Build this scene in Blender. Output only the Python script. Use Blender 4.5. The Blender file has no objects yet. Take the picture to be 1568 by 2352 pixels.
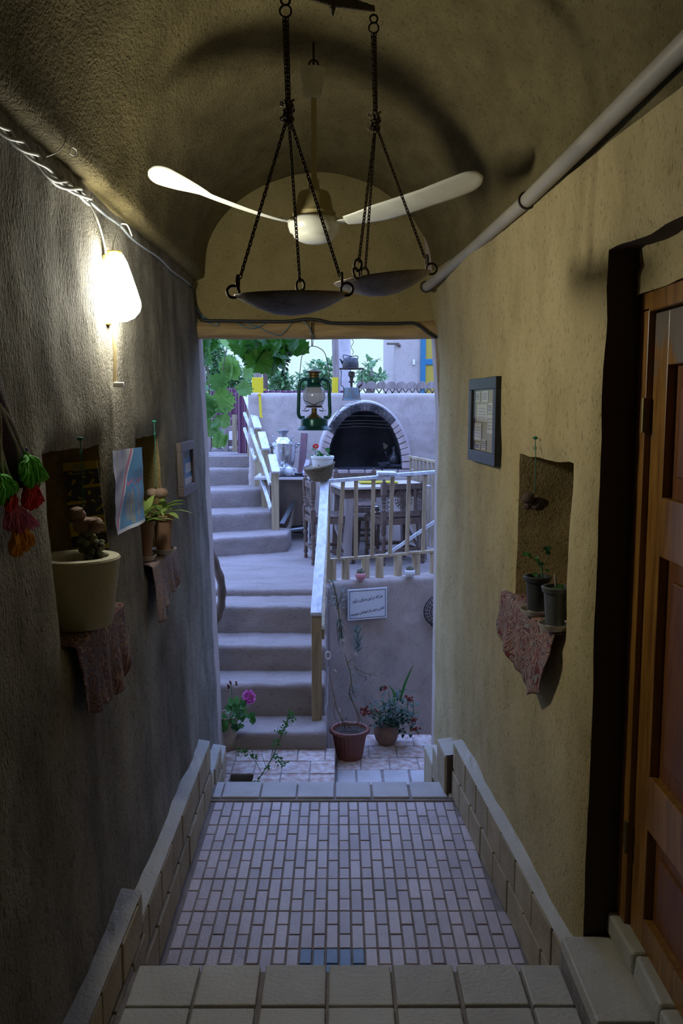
import bpy, bmesh, math, random
from mathutils import Vector, Matrix, noise
random.seed(7)
C = bpy.context.scene.collection
S = bpy.context.scene
PI = math.pi

# ---------------------------------------------------------------- camera
FPX = 2016.0                       # focal length in pixels of the 1568 wide frame
TILT = math.atan(246 / FPX)
YAW = math.atan(5 / FPX)
EYE = 2.05
cam = bpy.data.cameras.new('camera')
cam_ob = bpy.data.objects.new('camera', cam)
C.objects.link(cam_ob)
S.camera = cam_ob
cam.sensor_fit = 'HORIZONTAL'
cam.sensor_width = 24.0
cam.lens = FPX / 1568 * 24.0
cam.clip_start = 0.05
cam_ob.location = (0, 0, EYE)
cam_ob.rotation_euler = (PI / 2 - TILT, 0, -YAW)

# ---------------------------------------------------------------- world: dusk sky
W = bpy.data.worlds.new('dusk_sky')
S.world = W
W.use_nodes = True
nt = W.node_tree
nt.nodes.clear()
wo = nt.nodes.new('ShaderNodeOutputWorld')
bg = nt.nodes.new('ShaderNodeBackground')
tc = nt.nodes.new('ShaderNodeTexCoord')
sx = nt.nodes.new('ShaderNodeSeparateXYZ')
cr = nt.nodes.new('ShaderNodeValToRGB')
nt.links.new(tc.outputs['Generated'], sx.inputs[0])
nt.links.new(sx.outputs['Z'], cr.inputs[0])
nt.links.new(cr.outputs[0], bg.inputs[0])
nt.links.new(bg.outputs[0], wo.inputs[0])
cr.color_ramp.elements[0].position = 0.0
cr.color_ramp.elements[0].color = (0.62, 0.86, 1.0, 1)
cr.color_ramp.elements[1].position = 0.75
cr.color_ramp.elements[1].color = (1.38, 2.1, 4.8, 1)
e = cr.color_ramp.elements.new(0.14)
e.color = (0.60, 0.84, 1.0, 1)
e = cr.color_ramp.elements.new(0.32)
e.color = (1.18, 1.72, 3.2, 1)
bg.inputs[1].default_value = 1.15
LAMP_POWER = 98.0
LAMP_COLOR = (1.0, 0.96, 0.80)

S.view_settings.view_transform = 'Standard'
S.view_settings.look = 'None'
S.view_settings.exposure = 0.0
S.view_settings.gamma = 1.0
S.view_settings.use_curve_mapping = False
S.cycles.max_bounces = 8
S.cycles.diffuse_bounces = 5


def ray(u, v):
    a = (u - 784) / FPX
    b = (1176 - v) / FPX
    c, s = math.cos(TILT), math.sin(TILT)
    x, y, z = a, c + b * s, -s + b * c
    cy, sy = math.cos(YAW), math.sin(YAW)
    return Vector((x * cy + y * sy, -x * sy + y * cy, z))


def at(u, v, Y=None, z=None, X=None):
    """point measured in the photograph, at a known distance, height or side offset"""
    d = ray(u, v)
    if Y is not None:
        t = Y / d.y
    elif z is not None:
        t = (z - EYE) / d.z
    else:
        t = X / d.x
    return Vector((0, 0, EYE)) + d * t


def XL(Y, z):
    return -(0.722 + 0.040 * min(z, 2.9)) - max(0, Y - 4.6) * 0.03 * max(0, 1 - z / 2.5)


def XR(Y, z):
    return 0.775 - (Y - 2.65) * 0.075 - (0.12 * max(0, Y - 4) * max(0, z - 2.3))


def onL(u, v, off=0.0):
    X = -0.78
    for _ in range(8):
        p = at(u, v, X=X)
        X = XL(p.y, p.z) + off
    return at(u, v, X=X)


def onR(u, v, off=0.0):
    X = 0.72
    for _ in range(10):
        p = at(u, v, X=X)
        X = XR(p.y, p.z) - off
    return at(u, v, X=X)


# ---------------------------------------------------------------- mesh builder
class MB:
    def __init__(self):
        self.v, self.f, self.m = [], [], []
        self.mi = 0

    def add(self, vs, fs):
        o = len(self.v)
        self.v += [Vector(p) for p in vs]
        for f in fs:
            self.f.append([i + o for i in f])
            self.m.append(self.mi)
        return self

    def box(self, c, s, R=None):
        c = Vector(c)
        vs = []
        for x in (-.5, .5):
            for y in (-.5, .5):
                for z in (-.5, .5):
                    p = Vector((x * s[0], y * s[1], z * s[2]))
                    if R is not None:
                        p = R @ p
                    vs.append(c + p)
        return self.add(vs, [(0, 1, 3, 2), (4, 6, 7, 5), (0, 4, 5, 1), (2, 3, 7, 6), (0, 2, 6, 4), (1, 5, 7, 3)])

    def beam(self, p, q, w, h, up=(0, 0, 1)):
        p, q = Vector(p), Vector(q)
        d = (q - p)
        L = d.length
        d.normalize()
        up = Vector(up)
        if abs(d.dot(up)) > .98:
            up = Vector((0, 1, 0))
        x = d.cross(up).normalized()
        y = x.cross(d).normalized()
        R = Matrix((x, d, y)).transposed()
        return self.box((p + q) / 2, (w, L, h), R)

    def tube(self, pts, r, n=8, caps=True, closed=False):
        pts = [Vector(p) for p in pts]
        k = len(pts)
        rs = r if isinstance(r, (list, tuple)) else [r] * k
        vs, fs = [], []
        prev = None
        for i, p in enumerate(pts):
            if closed:
                t = pts[(i + 1) % k] - pts[i - 1]
            else:
                t = pts[min(i + 1, k - 1)] - pts[max(i - 1, 0)]
            if t.length < 1e-9:
                t = Vector((0, 0, 1))
            t.normalize()
            if prev is None:
                a = Vector((0, 0, 1)) if abs(t.z) < .9 else Vector((1, 0, 0))
                x = t.cross(a).normalized()
            else:
                x = prev - t * prev.dot(t)
                if x.length < 1e-6:
                    x = t.orthogonal()
                x.normalize()
            prev = x
            y = t.cross(x)
            for j in range(n):
                an = 2 * PI * j / n
                vs.append(p + (x * math.cos(an) + y * math.sin(an)) * rs[i])
        rng = k if closed else k - 1
        for i in range(rng):
            i2 = (i + 1) % k
            for j in range(n):
                j2 = (j + 1) % n
                fs.append((i * n + j, i * n + j2, i2 * n + j2, i2 * n + j))
        if caps and not closed:
            fs.append(tuple(range(n))[::-1])
            fs.append(tuple((k - 1) * n + j for j in range(n)))
        return self.add(vs, fs)

    def ring(self, c, R, r, nrm=(0, 0, 1), n=20, m=6, sx=1.0):
        c, nrm = Vector(c), Vector(nrm).normalized()
        a = nrm.orthogonal().normalized()
        if abs(nrm.z) < .9:
            a = Vector((0, 0, 1)).cross(nrm).normalized()
        b = nrm.cross(a)
        return self.tube([c + a * R * sx * math.cos(2 * PI * i / n) + b * R * math.sin(2 * PI * i / n) for i in range(n)], r, m, closed=True)

    def lathe(self, prof, o=(0, 0, 0), n=24, R=None, wob=0.0, flute=0):
        o = Vector(o)
        vs, fs = [], []
        for r, z in prof:
            for j in range(n):
                a = 2 * PI * j / n
                rr = r * (1 + wob * math.sin(3 * a + z * 20)) * (1 + (0.025 * math.cos(flute * a) if flute else 0))
                p = Vector((rr * math.cos(a), rr * math.sin(a), z))
                if R is not None:
                    p = R @ p
                vs.append(o + p)
        k = len(prof)
        for i in range(k - 1):
            for j in range(n):
                j2 = (j + 1) % n
                fs.append((i * n + j, i * n + j2, (i + 1) * n + j2, (i + 1) * n + j))
        if prof[0][0] > 1e-4:
            fs.append(tuple(range(n))[::-1])
        if prof[-1][0] > 1e-4:
            fs.append(tuple((k - 1) * n + j for j in range(n)))
        return self.add(vs, fs)

    def blob(self, c, r, seed=0, amp=0.15, n=10, m=8, fr=6):
        c = Vector(c)
        if not isinstance(r, (tuple, list)):
            r = (r, r, r)
        vs, fs = [], []
        for i in range(m + 1):
            th = PI * i / m
            for j in range(n):
                ph = 2 * PI * j / n
                d = Vector((math.sin(th) * math.cos(ph), math.sin(th) * math.sin(ph), math.cos(th)))
                k = 1 + amp * noise.noise(d * fr * .3 + Vector((seed, seed * 1.7, 0)))
                vs.append(c + Vector((d.x * r[0], d.y * r[1], d.z * r[2])) * k)
        for i in range(m):
            for j in range(n):
                j2 = (j + 1) % n
                fs.append((i * n + j, (i + 1) * n + j, (i + 1) * n + j2, i * n + j2))
        return self.add(vs, fs)

    def prism(self, poly, fn, d):
        """poly: 2D outline, fn(x,y,t) -> 3D, extruded from t=0 to t=d"""
        n = len(poly)
        vs = [fn(x, y, 0) for x, y in poly] + [fn(x, y, d) for x, y in poly]
        fs = [tuple(range(n)), tuple(range(2 * n - 1, n - 1, -1))]
        for i in range(n):
            j = (i + 1) % n
            fs.append((i, i + n, j + n, j))
        return self.add(vs, fs)

    def grid(self, fn, nu, nv, skip=None):
        vs, fs = [], []
        for i in range(nu + 1):
            for j in range(nv + 1):
                vs.append(fn(i / nu, j / nv))
        for i in range(nu):
            for j in range(nv):
                if skip and skip(i, j):
                    continue
                a = i * (nv + 1) + j
                fs.append((a, a + nv + 1, a + nv + 2, a + 1))
        return self.add(vs, fs)

    def leaf(self, p, d, up, L, w, fold=.15, droop=.2):
        """simple pointed leaf from p along d"""
        p, d, up = Vector(p), Vector(d).normalized(), Vector(up)
        s = d.cross(up)
        if s.length < 1e-4:
            s = d.orthogonal()
        s.normalize()
        n = s.cross(d).normalized()
        q = []
        for t, ww in ((0, .08), (.25, .8), (.55, 1), (.8, .6), (1, 0.02)):
            c = p + d * L * t - n * droop * L * t * t
            q.append((c - s * w * ww / 2 + n * fold * w * ww, c, c + s * w * ww / 2 + n * fold * w * ww))
        vs = [x for t in q for x in t]
        fs = []
        for i in range(4):
            a = i * 3
            fs += [(a, a + 1, a + 4, a + 3), (a + 1, a + 2, a + 5, a + 4)]
        return self.add(vs, fs)

    def outline_leaf(self, p, d, up, L, outline, cup=.12, seed=0):
        """lobed leaf: outline in (along, across) units, fan from the middle"""
        p, d, up = Vector(p), Vector(d).normalized(), Vector(up)
        s = d.cross(up)
        if s.length < 1e-4:
            s = d.orthogonal()
        s.normalize()
        n = s.cross(d).normalized()
        c = p + d * L * .42
        vs = [c - n * cup * L * .5]
        for k, (a, b) in enumerate(outline):
            r2 = (a - .42) ** 2 + b * b
            w = noise.noise(Vector((k * .9, seed, 0))) * .10
            vs.append(p + d * L * a + s * L * b + n * L * (cup * r2 * 1.5 + w))
        m = len(outline)
        return self.add(vs, [(0, 1 + i, 1 + (i + 1) % m) for i in range(m)])

    def build(self, name, mats, parent=None, smooth=False, bevel=0, seg=2, origin=None, sub=0, auto=False, wn=False):
        me = bpy.data.meshes.new(name)
        wl = Vector((0, 0, 0))
        if parent is not None:
            q = parent
            while q is not None:
                wl += q.location
                q = q.parent
        elif origin is not None:
            wl = Vector(origin)
        elif self.v:
            xs = [p.x for p in self.v]
            ys = [p.y for p in self.v]
            wl = Vector(((min(xs) + max(xs)) / 2, (min(ys) + max(ys)) / 2, min(p.z for p in self.v)))
        me.from_pydata([p - wl for p in self.v], [], self.f)
        if not isinstance(mats, (list, tuple)):
            mats = [mats]
        for m in mats:
            me.materials.append(m)
        for i, p in enumerate(me.polygons):
            p.material_index = self.m[i]
            p.use_smooth = bool(smooth)
        bm = bmesh.new()
        bm.from_mesh(me)
        bmesh.ops.recalc_face_normals(bm, faces=bm.faces)
        bm.to_mesh(me)
        bm.free()
        me.update()
        if smooth == 'auto':
            me.set_sharp_from_angle(angle=math.radians(38))
        ob = bpy.data.objects.new(name, me)
        C.objects.link(ob)
        if parent is not None:
            ob.parent = parent
        else:
            ob.location = wl
        if bevel:
            b = ob.modifiers.new('bevel', 'BEVEL')
            b.width = bevel
            b.segments = seg
            b.limit_method = 'ANGLE'
        if sub:
            b = ob.modifiers.new('sub', 'SUBSURF')
            b.levels = b.render_levels = sub
        return ob


def tag(o, label=None, cat=None, group=None, kind=None):
    if label:
        o['label'] = label
    if cat:
        o['category'] = cat
    if group:
        o['group'] = group
    if kind:
        o['kind'] = kind
    return o


def thing(name, loc, label, cat, group=None):
    o = bpy.data.objects.new(name, None)
    o.empty_display_size = .05
    C.objects.link(o)
    o.location = Vector(loc)
    return tag(o, label, cat, group)


def struct(o):
    o['kind'] = 'structure'
    return o


def copy_tree(o, loc=None, rotz=None, label=None, group=None):
    def rec(src, par):
        c = src.copy()
        C.objects.link(c)
        if par is not None:
            c.parent = par
        for ch in [k for k in kids if k.parent == src]:
            rec(ch, c)
        return c
    kids = [k for k in C.objects if k.parent is not None]
    r = rec(o, None)
    if loc is not None:
        r.location = Vector(loc)
    if rotz is not None:
        r.rotation_euler = (0, 0, rotz)
    if label:
        r['label'] = label
    if group:
        r['group'] = group
    return r


def rot(ax=0, ay=0, az=0):
    return (Matrix.Rotation(az, 3, 'Z') @ Matrix.Rotation(ay, 3, 'Y') @ Matrix.Rotation(ax, 3, 'X'))


def curve(pts, n=8):
    """Catmull-Rom through the points"""
    P = [Vector(p) for p in pts]
    out = []
    for i in range(len(P) - 1):
        a, b, c, d = P[max(i - 1, 0)], P[i], P[i + 1], P[min(i + 2, len(P) - 1)]
        for k in range(n):
            t = k / n
            out.append(.5 * ((2 * b) + (c - a) * t + (2 * a - 5 * b + 4 * c - d) * t * t + (3 * b - a - 3 * c + d) * t ** 3))
    out.append(P[-1])
    return out


# ---------------------------------------------------------------- materials
def newmat(name):
    m = bpy.data.materials.new(name)
    m.use_nodes = True
    b = m.node_tree.nodes['Principled BSDF']
    return m, m.node_tree, b


def col4(c):
    return (c[0], c[1], c[2], 1)


def simple(name, c, rough=.6, metal=0, spec=.5, bump=0, bscale=60, c2=None, cscale=8, trans=0, island=0):
    m, t, b = newmat(name)
    b.inputs['Base Color'].default_value = col4(c)
    b.inputs['Roughness'].default_value = rough
    b.inputs['Metallic'].default_value = metal
    b.inputs['Specular IOR Level'].default_value = spec
    if trans:
        b.inputs['Transmission Weight'].default_value = trans
    tcn = t.nodes.new('ShaderNodeTexCoord')
    if c2 is not None:
        nz = t.nodes.new('ShaderNodeTexNoise')
        nz.inputs['Scale'].default_value = cscale
        nz.inputs['Detail'].default_value = 6
        t.links.new(tcn.outputs['Object'], nz.inputs['Vector'])
        rp = t.nodes.new('ShaderNodeValToRGB')
        rp.color_ramp.elements[0].position = .35
        rp.color_ramp.elements[1].position = .65
        rp.color_ramp.elements[0].color = col4(c)
        rp.color_ramp.elements[1].color = col4(c2)
        t.links.new(nz.outputs['Fac'], rp.inputs[0])
        last = rp.outputs[0]
        if island:
            g = t.nodes.new('ShaderNodeNewGeometry')
            mx = t.nodes.new('ShaderNodeHueSaturation')
            mp = t.nodes.new('ShaderNodeMapRange')
            mp.inputs[3].default_value = 1 - island
            mp.inputs[4].default_value = 1 + island
            t.links.new(g.outputs['Random Per Island'], mp.inputs[0])
            t.links.new(mp.outputs[0], mx.inputs['Value'])
            t.links.new(last, mx.inputs['Color'])
            last = mx.outputs[0]
        t.links.new(last, b.inputs['Base Color'])
    if bump:
        nz = t.nodes.new('ShaderNodeTexNoise')
        nz.inputs['Scale'].default_value = bscale
        nz.inputs['Detail'].default_value = 5
        t.links.new(tcn.outputs['Object'], nz.inputs['Vector'])
        bp = t.nodes.new('ShaderNodeBump')
        bp.inputs['Strength'].default_value = bump
        bp.inputs['Distance'].default_value = .01
        t.links.new(nz.outputs['Fac'], bp.inputs['Height'])
        t.links.new(bp.outputs[0], b.inputs['Normal'])
    return m


def mud(name, c1, c2, c3, streak=(1, 1, .25), scale=5, bump=.6, fleck=.5, dist=.012):
    """straw and clay plaster: large mottling, trowel streaks, dark straw pits, rough relief"""
    m, t, b = newmat(name)
    N, L = t.nodes, t.links
    b.inputs['Roughness'].default_value = .93
    b.inputs['Specular IOR Level'].default_value = .25
    tcn = N.new('ShaderNodeTexCoord')
    mp = N.new('ShaderNodeMapping')
    mp.inputs['Scale'].default_value = streak
    L.new(tcn.outputs['Object'], mp.inputs[0])
    n1 = N.new('ShaderNodeTexNoise')
    n1.inputs['Scale'].default_value = scale
    n1.inputs['Detail'].default_value = 8
    n1.inputs['Roughness'].default_value = .65
    L.new(mp.outputs[0], n1.inputs['Vector'])
    rp = N.new('ShaderNodeValToRGB')
    rp.color_ramp.elements[0].position = .3
    rp.color_ramp.elements[0].color = col4(c1)
    rp.color_ramp.elements[1].position = .72
    rp.color_ramp.elements[1].color = col4(c3)
    e = rp.color_ramp.elements.new(.5)
    e.color = col4(c2)
    L.new(n1.outputs['Fac'], rp.inputs[0])
    # straw pits
    n2 = N.new('ShaderNodeTexNoise')
    n2.inputs['Scale'].default_value = 85
    n2.inputs['Detail'].default_value = 3
    n2.inputs['Distortion'].default_value = .6
    L.new(mp.outputs[0], n2.inputs['Vector'])
    r2 = N.new('ShaderNodeValToRGB')
    r2.color_ramp.elements[0].position = .32
    r2.color_ramp.elements[0].color = (1 - fleck, 1 - fleck, 1 - fleck, 1)
    r2.color_ramp.elements[1].position = .42
    r2.color_ramp.elements[1].color = (1, 1, 1, 1)
    L.new(n2.outputs['Fac'], r2.inputs[0])
    mx = N.new('ShaderNodeMixRGB')
    mx.blend_type = 'MULTIPLY'
    mx.inputs[0].default_value = 1
    L.new(rp.outputs[0], mx.inputs[1])
    L.new(r2.outputs[0], mx.inputs[2])
    L.new(mx.outputs[0], b.inputs['Base Color'])
    n3 = N.new('ShaderNodeTexNoise')
    n3.inputs['Scale'].default_value = 130
    n3.inputs['Detail'].default_value = 4
    L.new(tcn.outputs['Object'], n3.inputs['Vector'])
    a1 = N.new('ShaderNodeMath')
    a1.operation = 'MULTIPLY_ADD'
    a1.inputs[1].default_value = .6
    L.new(n3.outputs['Fac'], a1.inputs[0])
    L.new(n2.outputs['Fac'], a1.inputs[2])
    a2 = N.new('ShaderNodeMath')
    a2.operation = 'MULTIPLY_ADD'
    a2.inputs[1].default_value = 1.2
    L.new(n1.outputs['Fac'], a2.inputs[0])
    L.new(a1.outputs[0], a2.inputs[2])
    bp = N.new('ShaderNodeBump')
    bp.inputs['Strength'].default_value = bump
    bp.inputs['Distance'].default_value = dist
    L.new(a2.outputs[0], bp.inputs['Height'])
    L.new(bp.outputs[0], b.inputs['Normal'])
    return m


def wood(name, c1, c2, axis='Z', scale=9, rough=.6, bump=.25, island=.0):
    m, t, b = newmat(name)
    N, L = t.nodes, t.links
    b.inputs['Roughness'].default_value = rough
    tcn = N.new('ShaderNodeTexCoord')
    mp = N.new('ShaderNodeMapping')
    st = {'X': (.12, 1, 1), 'Y': (1, .12, 1), 'Z': (1, 1, .12)}[axis]
    mp.inputs['Scale'].default_value = st
    L.new(tcn.outputs['Object'], mp.inputs[0])
    n1 = N.new('ShaderNodeTexNoise')
    n1.inputs['Scale'].default_value = scale * 4
    n1.inputs['Detail'].default_value = 6
    n1.inputs['Distortion'].default_value = 1.0
    L.new(mp.outputs[0], n1.inputs['Vector'])
    rp = N.new('ShaderNodeValToRGB')
    rp.color_ramp.elements[0].position = .32
    rp.color_ramp.elements[0].color = col4(c1)
    rp.color_ramp.elements[1].position = .66
    rp.color_ramp.elements[1].color = col4(c2)
    L.new(n1.outputs['Fac'], rp.inputs[0])
    last = rp.outputs[0]
    if island:
        g = N.new('ShaderNodeNewGeometry')
        mxx = N.new('ShaderNodeHueSaturation')
        mr = N.new('ShaderNodeMapRange')
        mr.inputs[3].default_value = 1 - island
        mr.inputs[4].default_value = 1 + island
        L.new(g.outputs['Random Per Island'], mr.inputs[0])
        L.new(mr.outputs[0], mxx.inputs['Value'])
        L.new(last, mxx.inputs['Color'])
        last = mxx.outputs[0]
    L.new(last, b.inputs['Base Color'])
    bp = N.new('ShaderNodeBump')
    bp.inputs['Strength'].default_value = bump
    bp.inputs['Distance'].default_value = .003
    L.new(n1.outputs['Fac'], bp.inputs['Height'])
    L.new(bp.outputs[0], b.inputs['Normal'])
    return m


def foliage(name, c1, c2, rough=.5):
    m, t, b = newmat(name)
    N, L = t.nodes, t.links
    b.inputs['Roughness'].default_value = rough
    g = N.new('ShaderNodeNewGeometry')
    rp = N.new('ShaderNodeValToRGB')
    rp.color_ramp.elements[0].color = col4(c1)
    rp.color_ramp.elements[1].color = col4(c2)
    L.new(g.outputs['Random Per Island'], rp.inputs[0])
    L.new(rp.outputs[0], b.inputs['Base Color'])
    tr = N.new('ShaderNodeBsdfTranslucent')
    L.new(rp.outputs[0], tr.inputs[0])
    ms = N.new('ShaderNodeMixShader')
    ms.inputs[0].default_value = .35
    L.new(b.outputs[0], ms.inputs[1])
    L.new(tr.outputs[0], ms.inputs[2])
    out = [n for n in N if n.type == 'OUTPUT_MATERIAL'][0]
    L.new(ms.outputs[0], out.inputs[0])
    return m


def emit(name, c, s):
    m, t, b = newmat(name)
    b.inputs['Base Color'].default_value = (.8, .8, .8, 1)
    b.inputs['Emission Color'].default_value = col4(c)
    b.inputs['Emission Strength'].default_value = s
    return m


def striped(name, cols, axis='X', scale=30, rough=.9):
    """woven stripes: a repeating colour ramp along one axis"""
    m, t, b = newmat(name)
    N, L = t.nodes, t.links
    b.inputs['Roughness'].default_value = rough
    tcn = N.new('ShaderNodeTexCoord')
    sp = N.new('ShaderNodeSeparateXYZ')
    L.new(tcn.outputs['Object'], sp.inputs[0])
    mu = N.new('ShaderNodeMath')
    mu.operation = 'MULTIPLY'
    mu.inputs[1].default_value = scale
    L.new(sp.outputs[axis], mu.inputs[0])
    fr = N.new('ShaderNodeMath')
    fr.operation = 'FRACT'
    L.new(mu.outputs[0], fr.inputs[0])
    rp = N.new('ShaderNodeValToRGB')
    rp.color_ramp.interpolation = 'CONSTANT'
    rp.color_ramp.elements[0].color = col4(cols[0])
    rp.color_ramp.elements[1].position = 1 / len(cols)
    rp.color_ramp.elements[1].color = col4(cols[1])
    for i, c in enumerate(cols[2:]):
        e = rp.color_ramp.elements.new((i + 2) / len(cols))
        e.color = col4(c)
    L.new(fr.outputs[0], rp.inputs[0])
    L.new(rp.outputs[0], b.inputs['Base Color'])
    return m


def paisley(name, base, cols, scale=14, rough=.85):
    """printed cloth: curling bands of colour"""
    m, t, b = newmat(name)
    N, L = t.nodes, t.links
    b.inputs['Roughness'].default_value = rough
    tcn = N.new('ShaderNodeTexCoord')
    wv = N.new('ShaderNodeTexNoise')
    wv.inputs['Scale'].default_value = scale
    wv.inputs['Detail'].default_value = 1.5
    wv.inputs['Distortion'].default_value = 3.5
    L.new(tcn.outputs['Object'], wv.inputs['Vector'])
    mu = N.new('ShaderNodeMath')
    mu.operation = 'MULTIPLY'
    mu.inputs[1].default_value = 6
    L.new(wv.outputs['Fac'], mu.inputs[0])
    fr = N.new('ShaderNodeMath')
    fr.operation = 'FRACT'
    L.new(mu.outputs[0], fr.inputs[0])
    rp = N.new('ShaderNodeValToRGB')
    rp.color_ramp.elements[0].color = col4(base)
    rp.color_ramp.elements[1].color = col4(cols[0])
    for i, c in enumerate(cols[1:]):
        e = rp.color_ramp.elements.new((i + 1) / (len(cols) + 1))
        e.color = col4(c)
    L.new(fr.outputs[0], rp.inputs[0])
    L.new(rp.outputs[0], b.inputs['Base Color'])
    return m


def pane(name, gloss, haze=0.0):
    """thin clear pane: see-through with a surface reflection and a little dust"""
    m, t, b = newmat(name)
    N, L = t.nodes, t.links
    tr = N.new('ShaderNodeBsdfTransparent')
    gl = N.new('ShaderNodeBsdfGlossy')
    gl.inputs['Roughness'].default_value = .05
    mx = N.new('ShaderNodeMixShader')
    mx.inputs[0].default_value = gloss
    L.new(tr.outputs[0], mx.inputs[1])
    L.new(gl.outputs[0], mx.inputs[2])
    last = mx
    if haze:
        b.inputs['Base Color'].default_value = (.8, .85, .9, 1)
        m2 = N.new('ShaderNodeMixShader')
        m2.inputs[0].default_value = haze
        L.new(mx.outputs[0], m2.inputs[1])
        L.new(b.outputs[0], m2.inputs[2])
        last = m2
    out = [n for n in N if n.type == 'OUTPUT_MATERIAL'][0]
    L.new(last.outputs[0], out.inputs[0])
    return m


M = {}
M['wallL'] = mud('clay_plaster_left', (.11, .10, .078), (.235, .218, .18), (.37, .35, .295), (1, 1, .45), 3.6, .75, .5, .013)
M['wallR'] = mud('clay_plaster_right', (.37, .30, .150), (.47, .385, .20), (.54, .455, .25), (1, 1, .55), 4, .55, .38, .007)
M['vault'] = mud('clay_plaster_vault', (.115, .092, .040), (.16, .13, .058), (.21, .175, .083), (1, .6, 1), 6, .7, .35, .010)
M['tymp'] = mud('clay_plaster_end_wall', (.27, .22, .10), (.33, .27, .125), (.39, .325, .16), (1, 1, 1), 5, .4, .3, .006)
M['niche'] = mud('clay_plaster_niche', (.24, .18, .09), (.34, .27, .13), (.45, .35, .18), (1, 1, 1), 4, .5, .4, .008)
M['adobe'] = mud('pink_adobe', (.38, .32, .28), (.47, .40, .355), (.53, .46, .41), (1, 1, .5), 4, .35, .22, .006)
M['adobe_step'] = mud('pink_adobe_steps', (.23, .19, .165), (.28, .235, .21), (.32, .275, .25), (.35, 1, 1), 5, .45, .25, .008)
M['brick'] = simple('pale_pink_brick', (.44, .37, .36), .42, bump=.3, bscale=90, c2=(.54, .46, .45), cscale=6, island=.16)
M['blue_brick'] = simple('glazed_blue_brick', (.10, .17, .26), .45, c2=(.14, .22, .33), cscale=9)
M['grout'] = simple('sandy_grout', (.22, .19, .17), .9, bump=.5, bscale=150, c2=(.30, .26, .23), cscale=12)
M['slab'] = simple('beige_stone_slab', (.42, .40, .33), .6, bump=.4, bscale=70, c2=(.50, .48, .41), cscale=5, island=.10)
M['slab_out'] = simple('grey_stone_slab', (.40, .38, .36), .55, bump=.4, bscale=70, c2=(.50, .48, .46), cscale=6, island=.08)
M['mosaic'] = simple('mottled_stone_tile', (.55, .50, .46), .8, bump=.4, bscale=60, c2=(.36, .24, .19), cscale=22, island=.08)
M['skirt'] = simple('skirting_tile', (.36, .29, .17), .75, bump=.4, bscale=80, c2=(.46, .38, .25), cscale=7, island=.14)
M['door'] = wood('brown_door_wood', (.15, .06, .009), (.31, .145, .025), 'Z', 7, .38, .2)
M['door_panel'] = wood('dark_red_door_panel', (.13, .045, .012), (.21, .078, .018), 'Z', 7, .42, .2)
M['jamb_dark'] = simple('dark_brown_jamb', (.055, .032, .018), .8)  # even dark brown on the faces of the door recess
M['lintel'] = wood('peeled_log', (.30, .20, .09), (.50, .36, .18), 'X', 6, .7, .4)
M['rail_white'] = wood('weathered_white_paint', (.52, .55, .60), (.80, .84, .90), 'Y', 5, .75, .35)
M['picket'] = wood('pale_yellow_pine', (.33, .25, .15), (.54, .44, .28), 'Z', 5, .7, .35, .12)
M['post_w'] = wood('ochre_pine_post', (.28, .21, .12), (.47, .37, .22), 'Z', 5, .7, .35, .1)
M['furn'] = wood('brown_carved_wood', (.09, .058, .042), (.17, .115, .085), 'Z', 7, .6, .35, .15)
M['table_w'] = wood('grey_table_boards', (.40, .34, .30), (.58, .52, .48), 'X', 6, .7, .3, .1)
M['iron'] = simple('dark_iron', (.05, .042, .035), .6, .8, bump=.3, bscale=120, c2=(.09, .07, .05), cscale=20)
M['pan'] = simple('tarnished_pan', (.14, .115, .085), .55, .7, bump=.3, bscale=60, c2=(.22, .19, .15), cscale=14)
M['chain'] = simple('rusty_chain', (.10, .075, .05), .7, .5)
M['fan_white'] = simple('cream_enamel', (.74, .75, .66), .35, c2=(.66, .66, .56), cscale=12)
M['fan_cream'] = simple('yellowed_enamel', (.42, .35, .17), .5)
M['pipe'] = simple('grey_plastic_pipe', (.34, .32, .27), .5, c2=(.40, .37, .31), cscale=5)
M['cable_black'] = simple('black_cable', (.02, .02, .022), .5)
M['cable_grey'] = simple('grey_cable', (.42, .43, .42), .5)
M['cable_blue'] = simple('blue_wire', (.05, .25, .42), .5)
M['white_pl'] = simple('white_plastic', (.72, .72, .66), .4)
M['tan_conduit'] = simple('tan_conduit', (.42, .33, .17), .6)
M['lamp'] = emit('glowing_lamp_glass', LAMP_COLOR, LAMP_POWER)
M['lamp_base'] = simple('yellow_lamp_holder', (.55, .40, .08), .5)
M['dark_frame'] = wood('charcoal_frame', (.009, .009, .010), (.026, .025, .028), 'Z', 12, .45, .5)
M['brown_frame'] = wood('grey_brown_frame', (.10, .085, .09), (.19, .16, .17), 'Z', 12, .5, .5)
M['glass'] = pane('picture_glass', .10)
M['paper'] = simple('cream_paper', (.55, .53, .42), .8, c2=(.62, .60, .50), cscale=12)
M['paper_tan'] = simple('tan_card', (.36, .33, .20), .8)
M['ink_blue'] = simple('violet_ink', (.16, .15, .38), .8)
M['ink_black'] = simple('black_ink', (.03, .03, .035), .7)
M['ink_red'] = simple('red_ink', (.55, .05, .07), .6)
M['pr_blue'] = simple('poster_blue', (.02, .16, .36), .35, c2=(.06, .30, .55), cscale=9)
M['pr_grey'] = simple('poster_grey', (.34, .34, .34), .35, c2=(.44, .44, .44), cscale=12)
M['pr_red'] = simple('poster_red', (.50, .06, .10), .35)
M['pr_tan'] = simple('poster_tan', (.42, .36, .22), .5)
M['pr_brown'] = simple('poster_dark_brown', (.05, .03, .025), .4)
M['pr_navy'] = simple('poster_navy', (.05, .06, .09), .4, c2=(.10, .10, .09), cscale=30)
M['pr_yellow'] = simple('poster_yellow', (.55, .42, .03), .4)
M['cream_pot'] = simple('cream_cement_pot', (.46, .44, .33), .8, bump=.2, bscale=40, c2=(.52, .50, .38), cscale=6)
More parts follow.
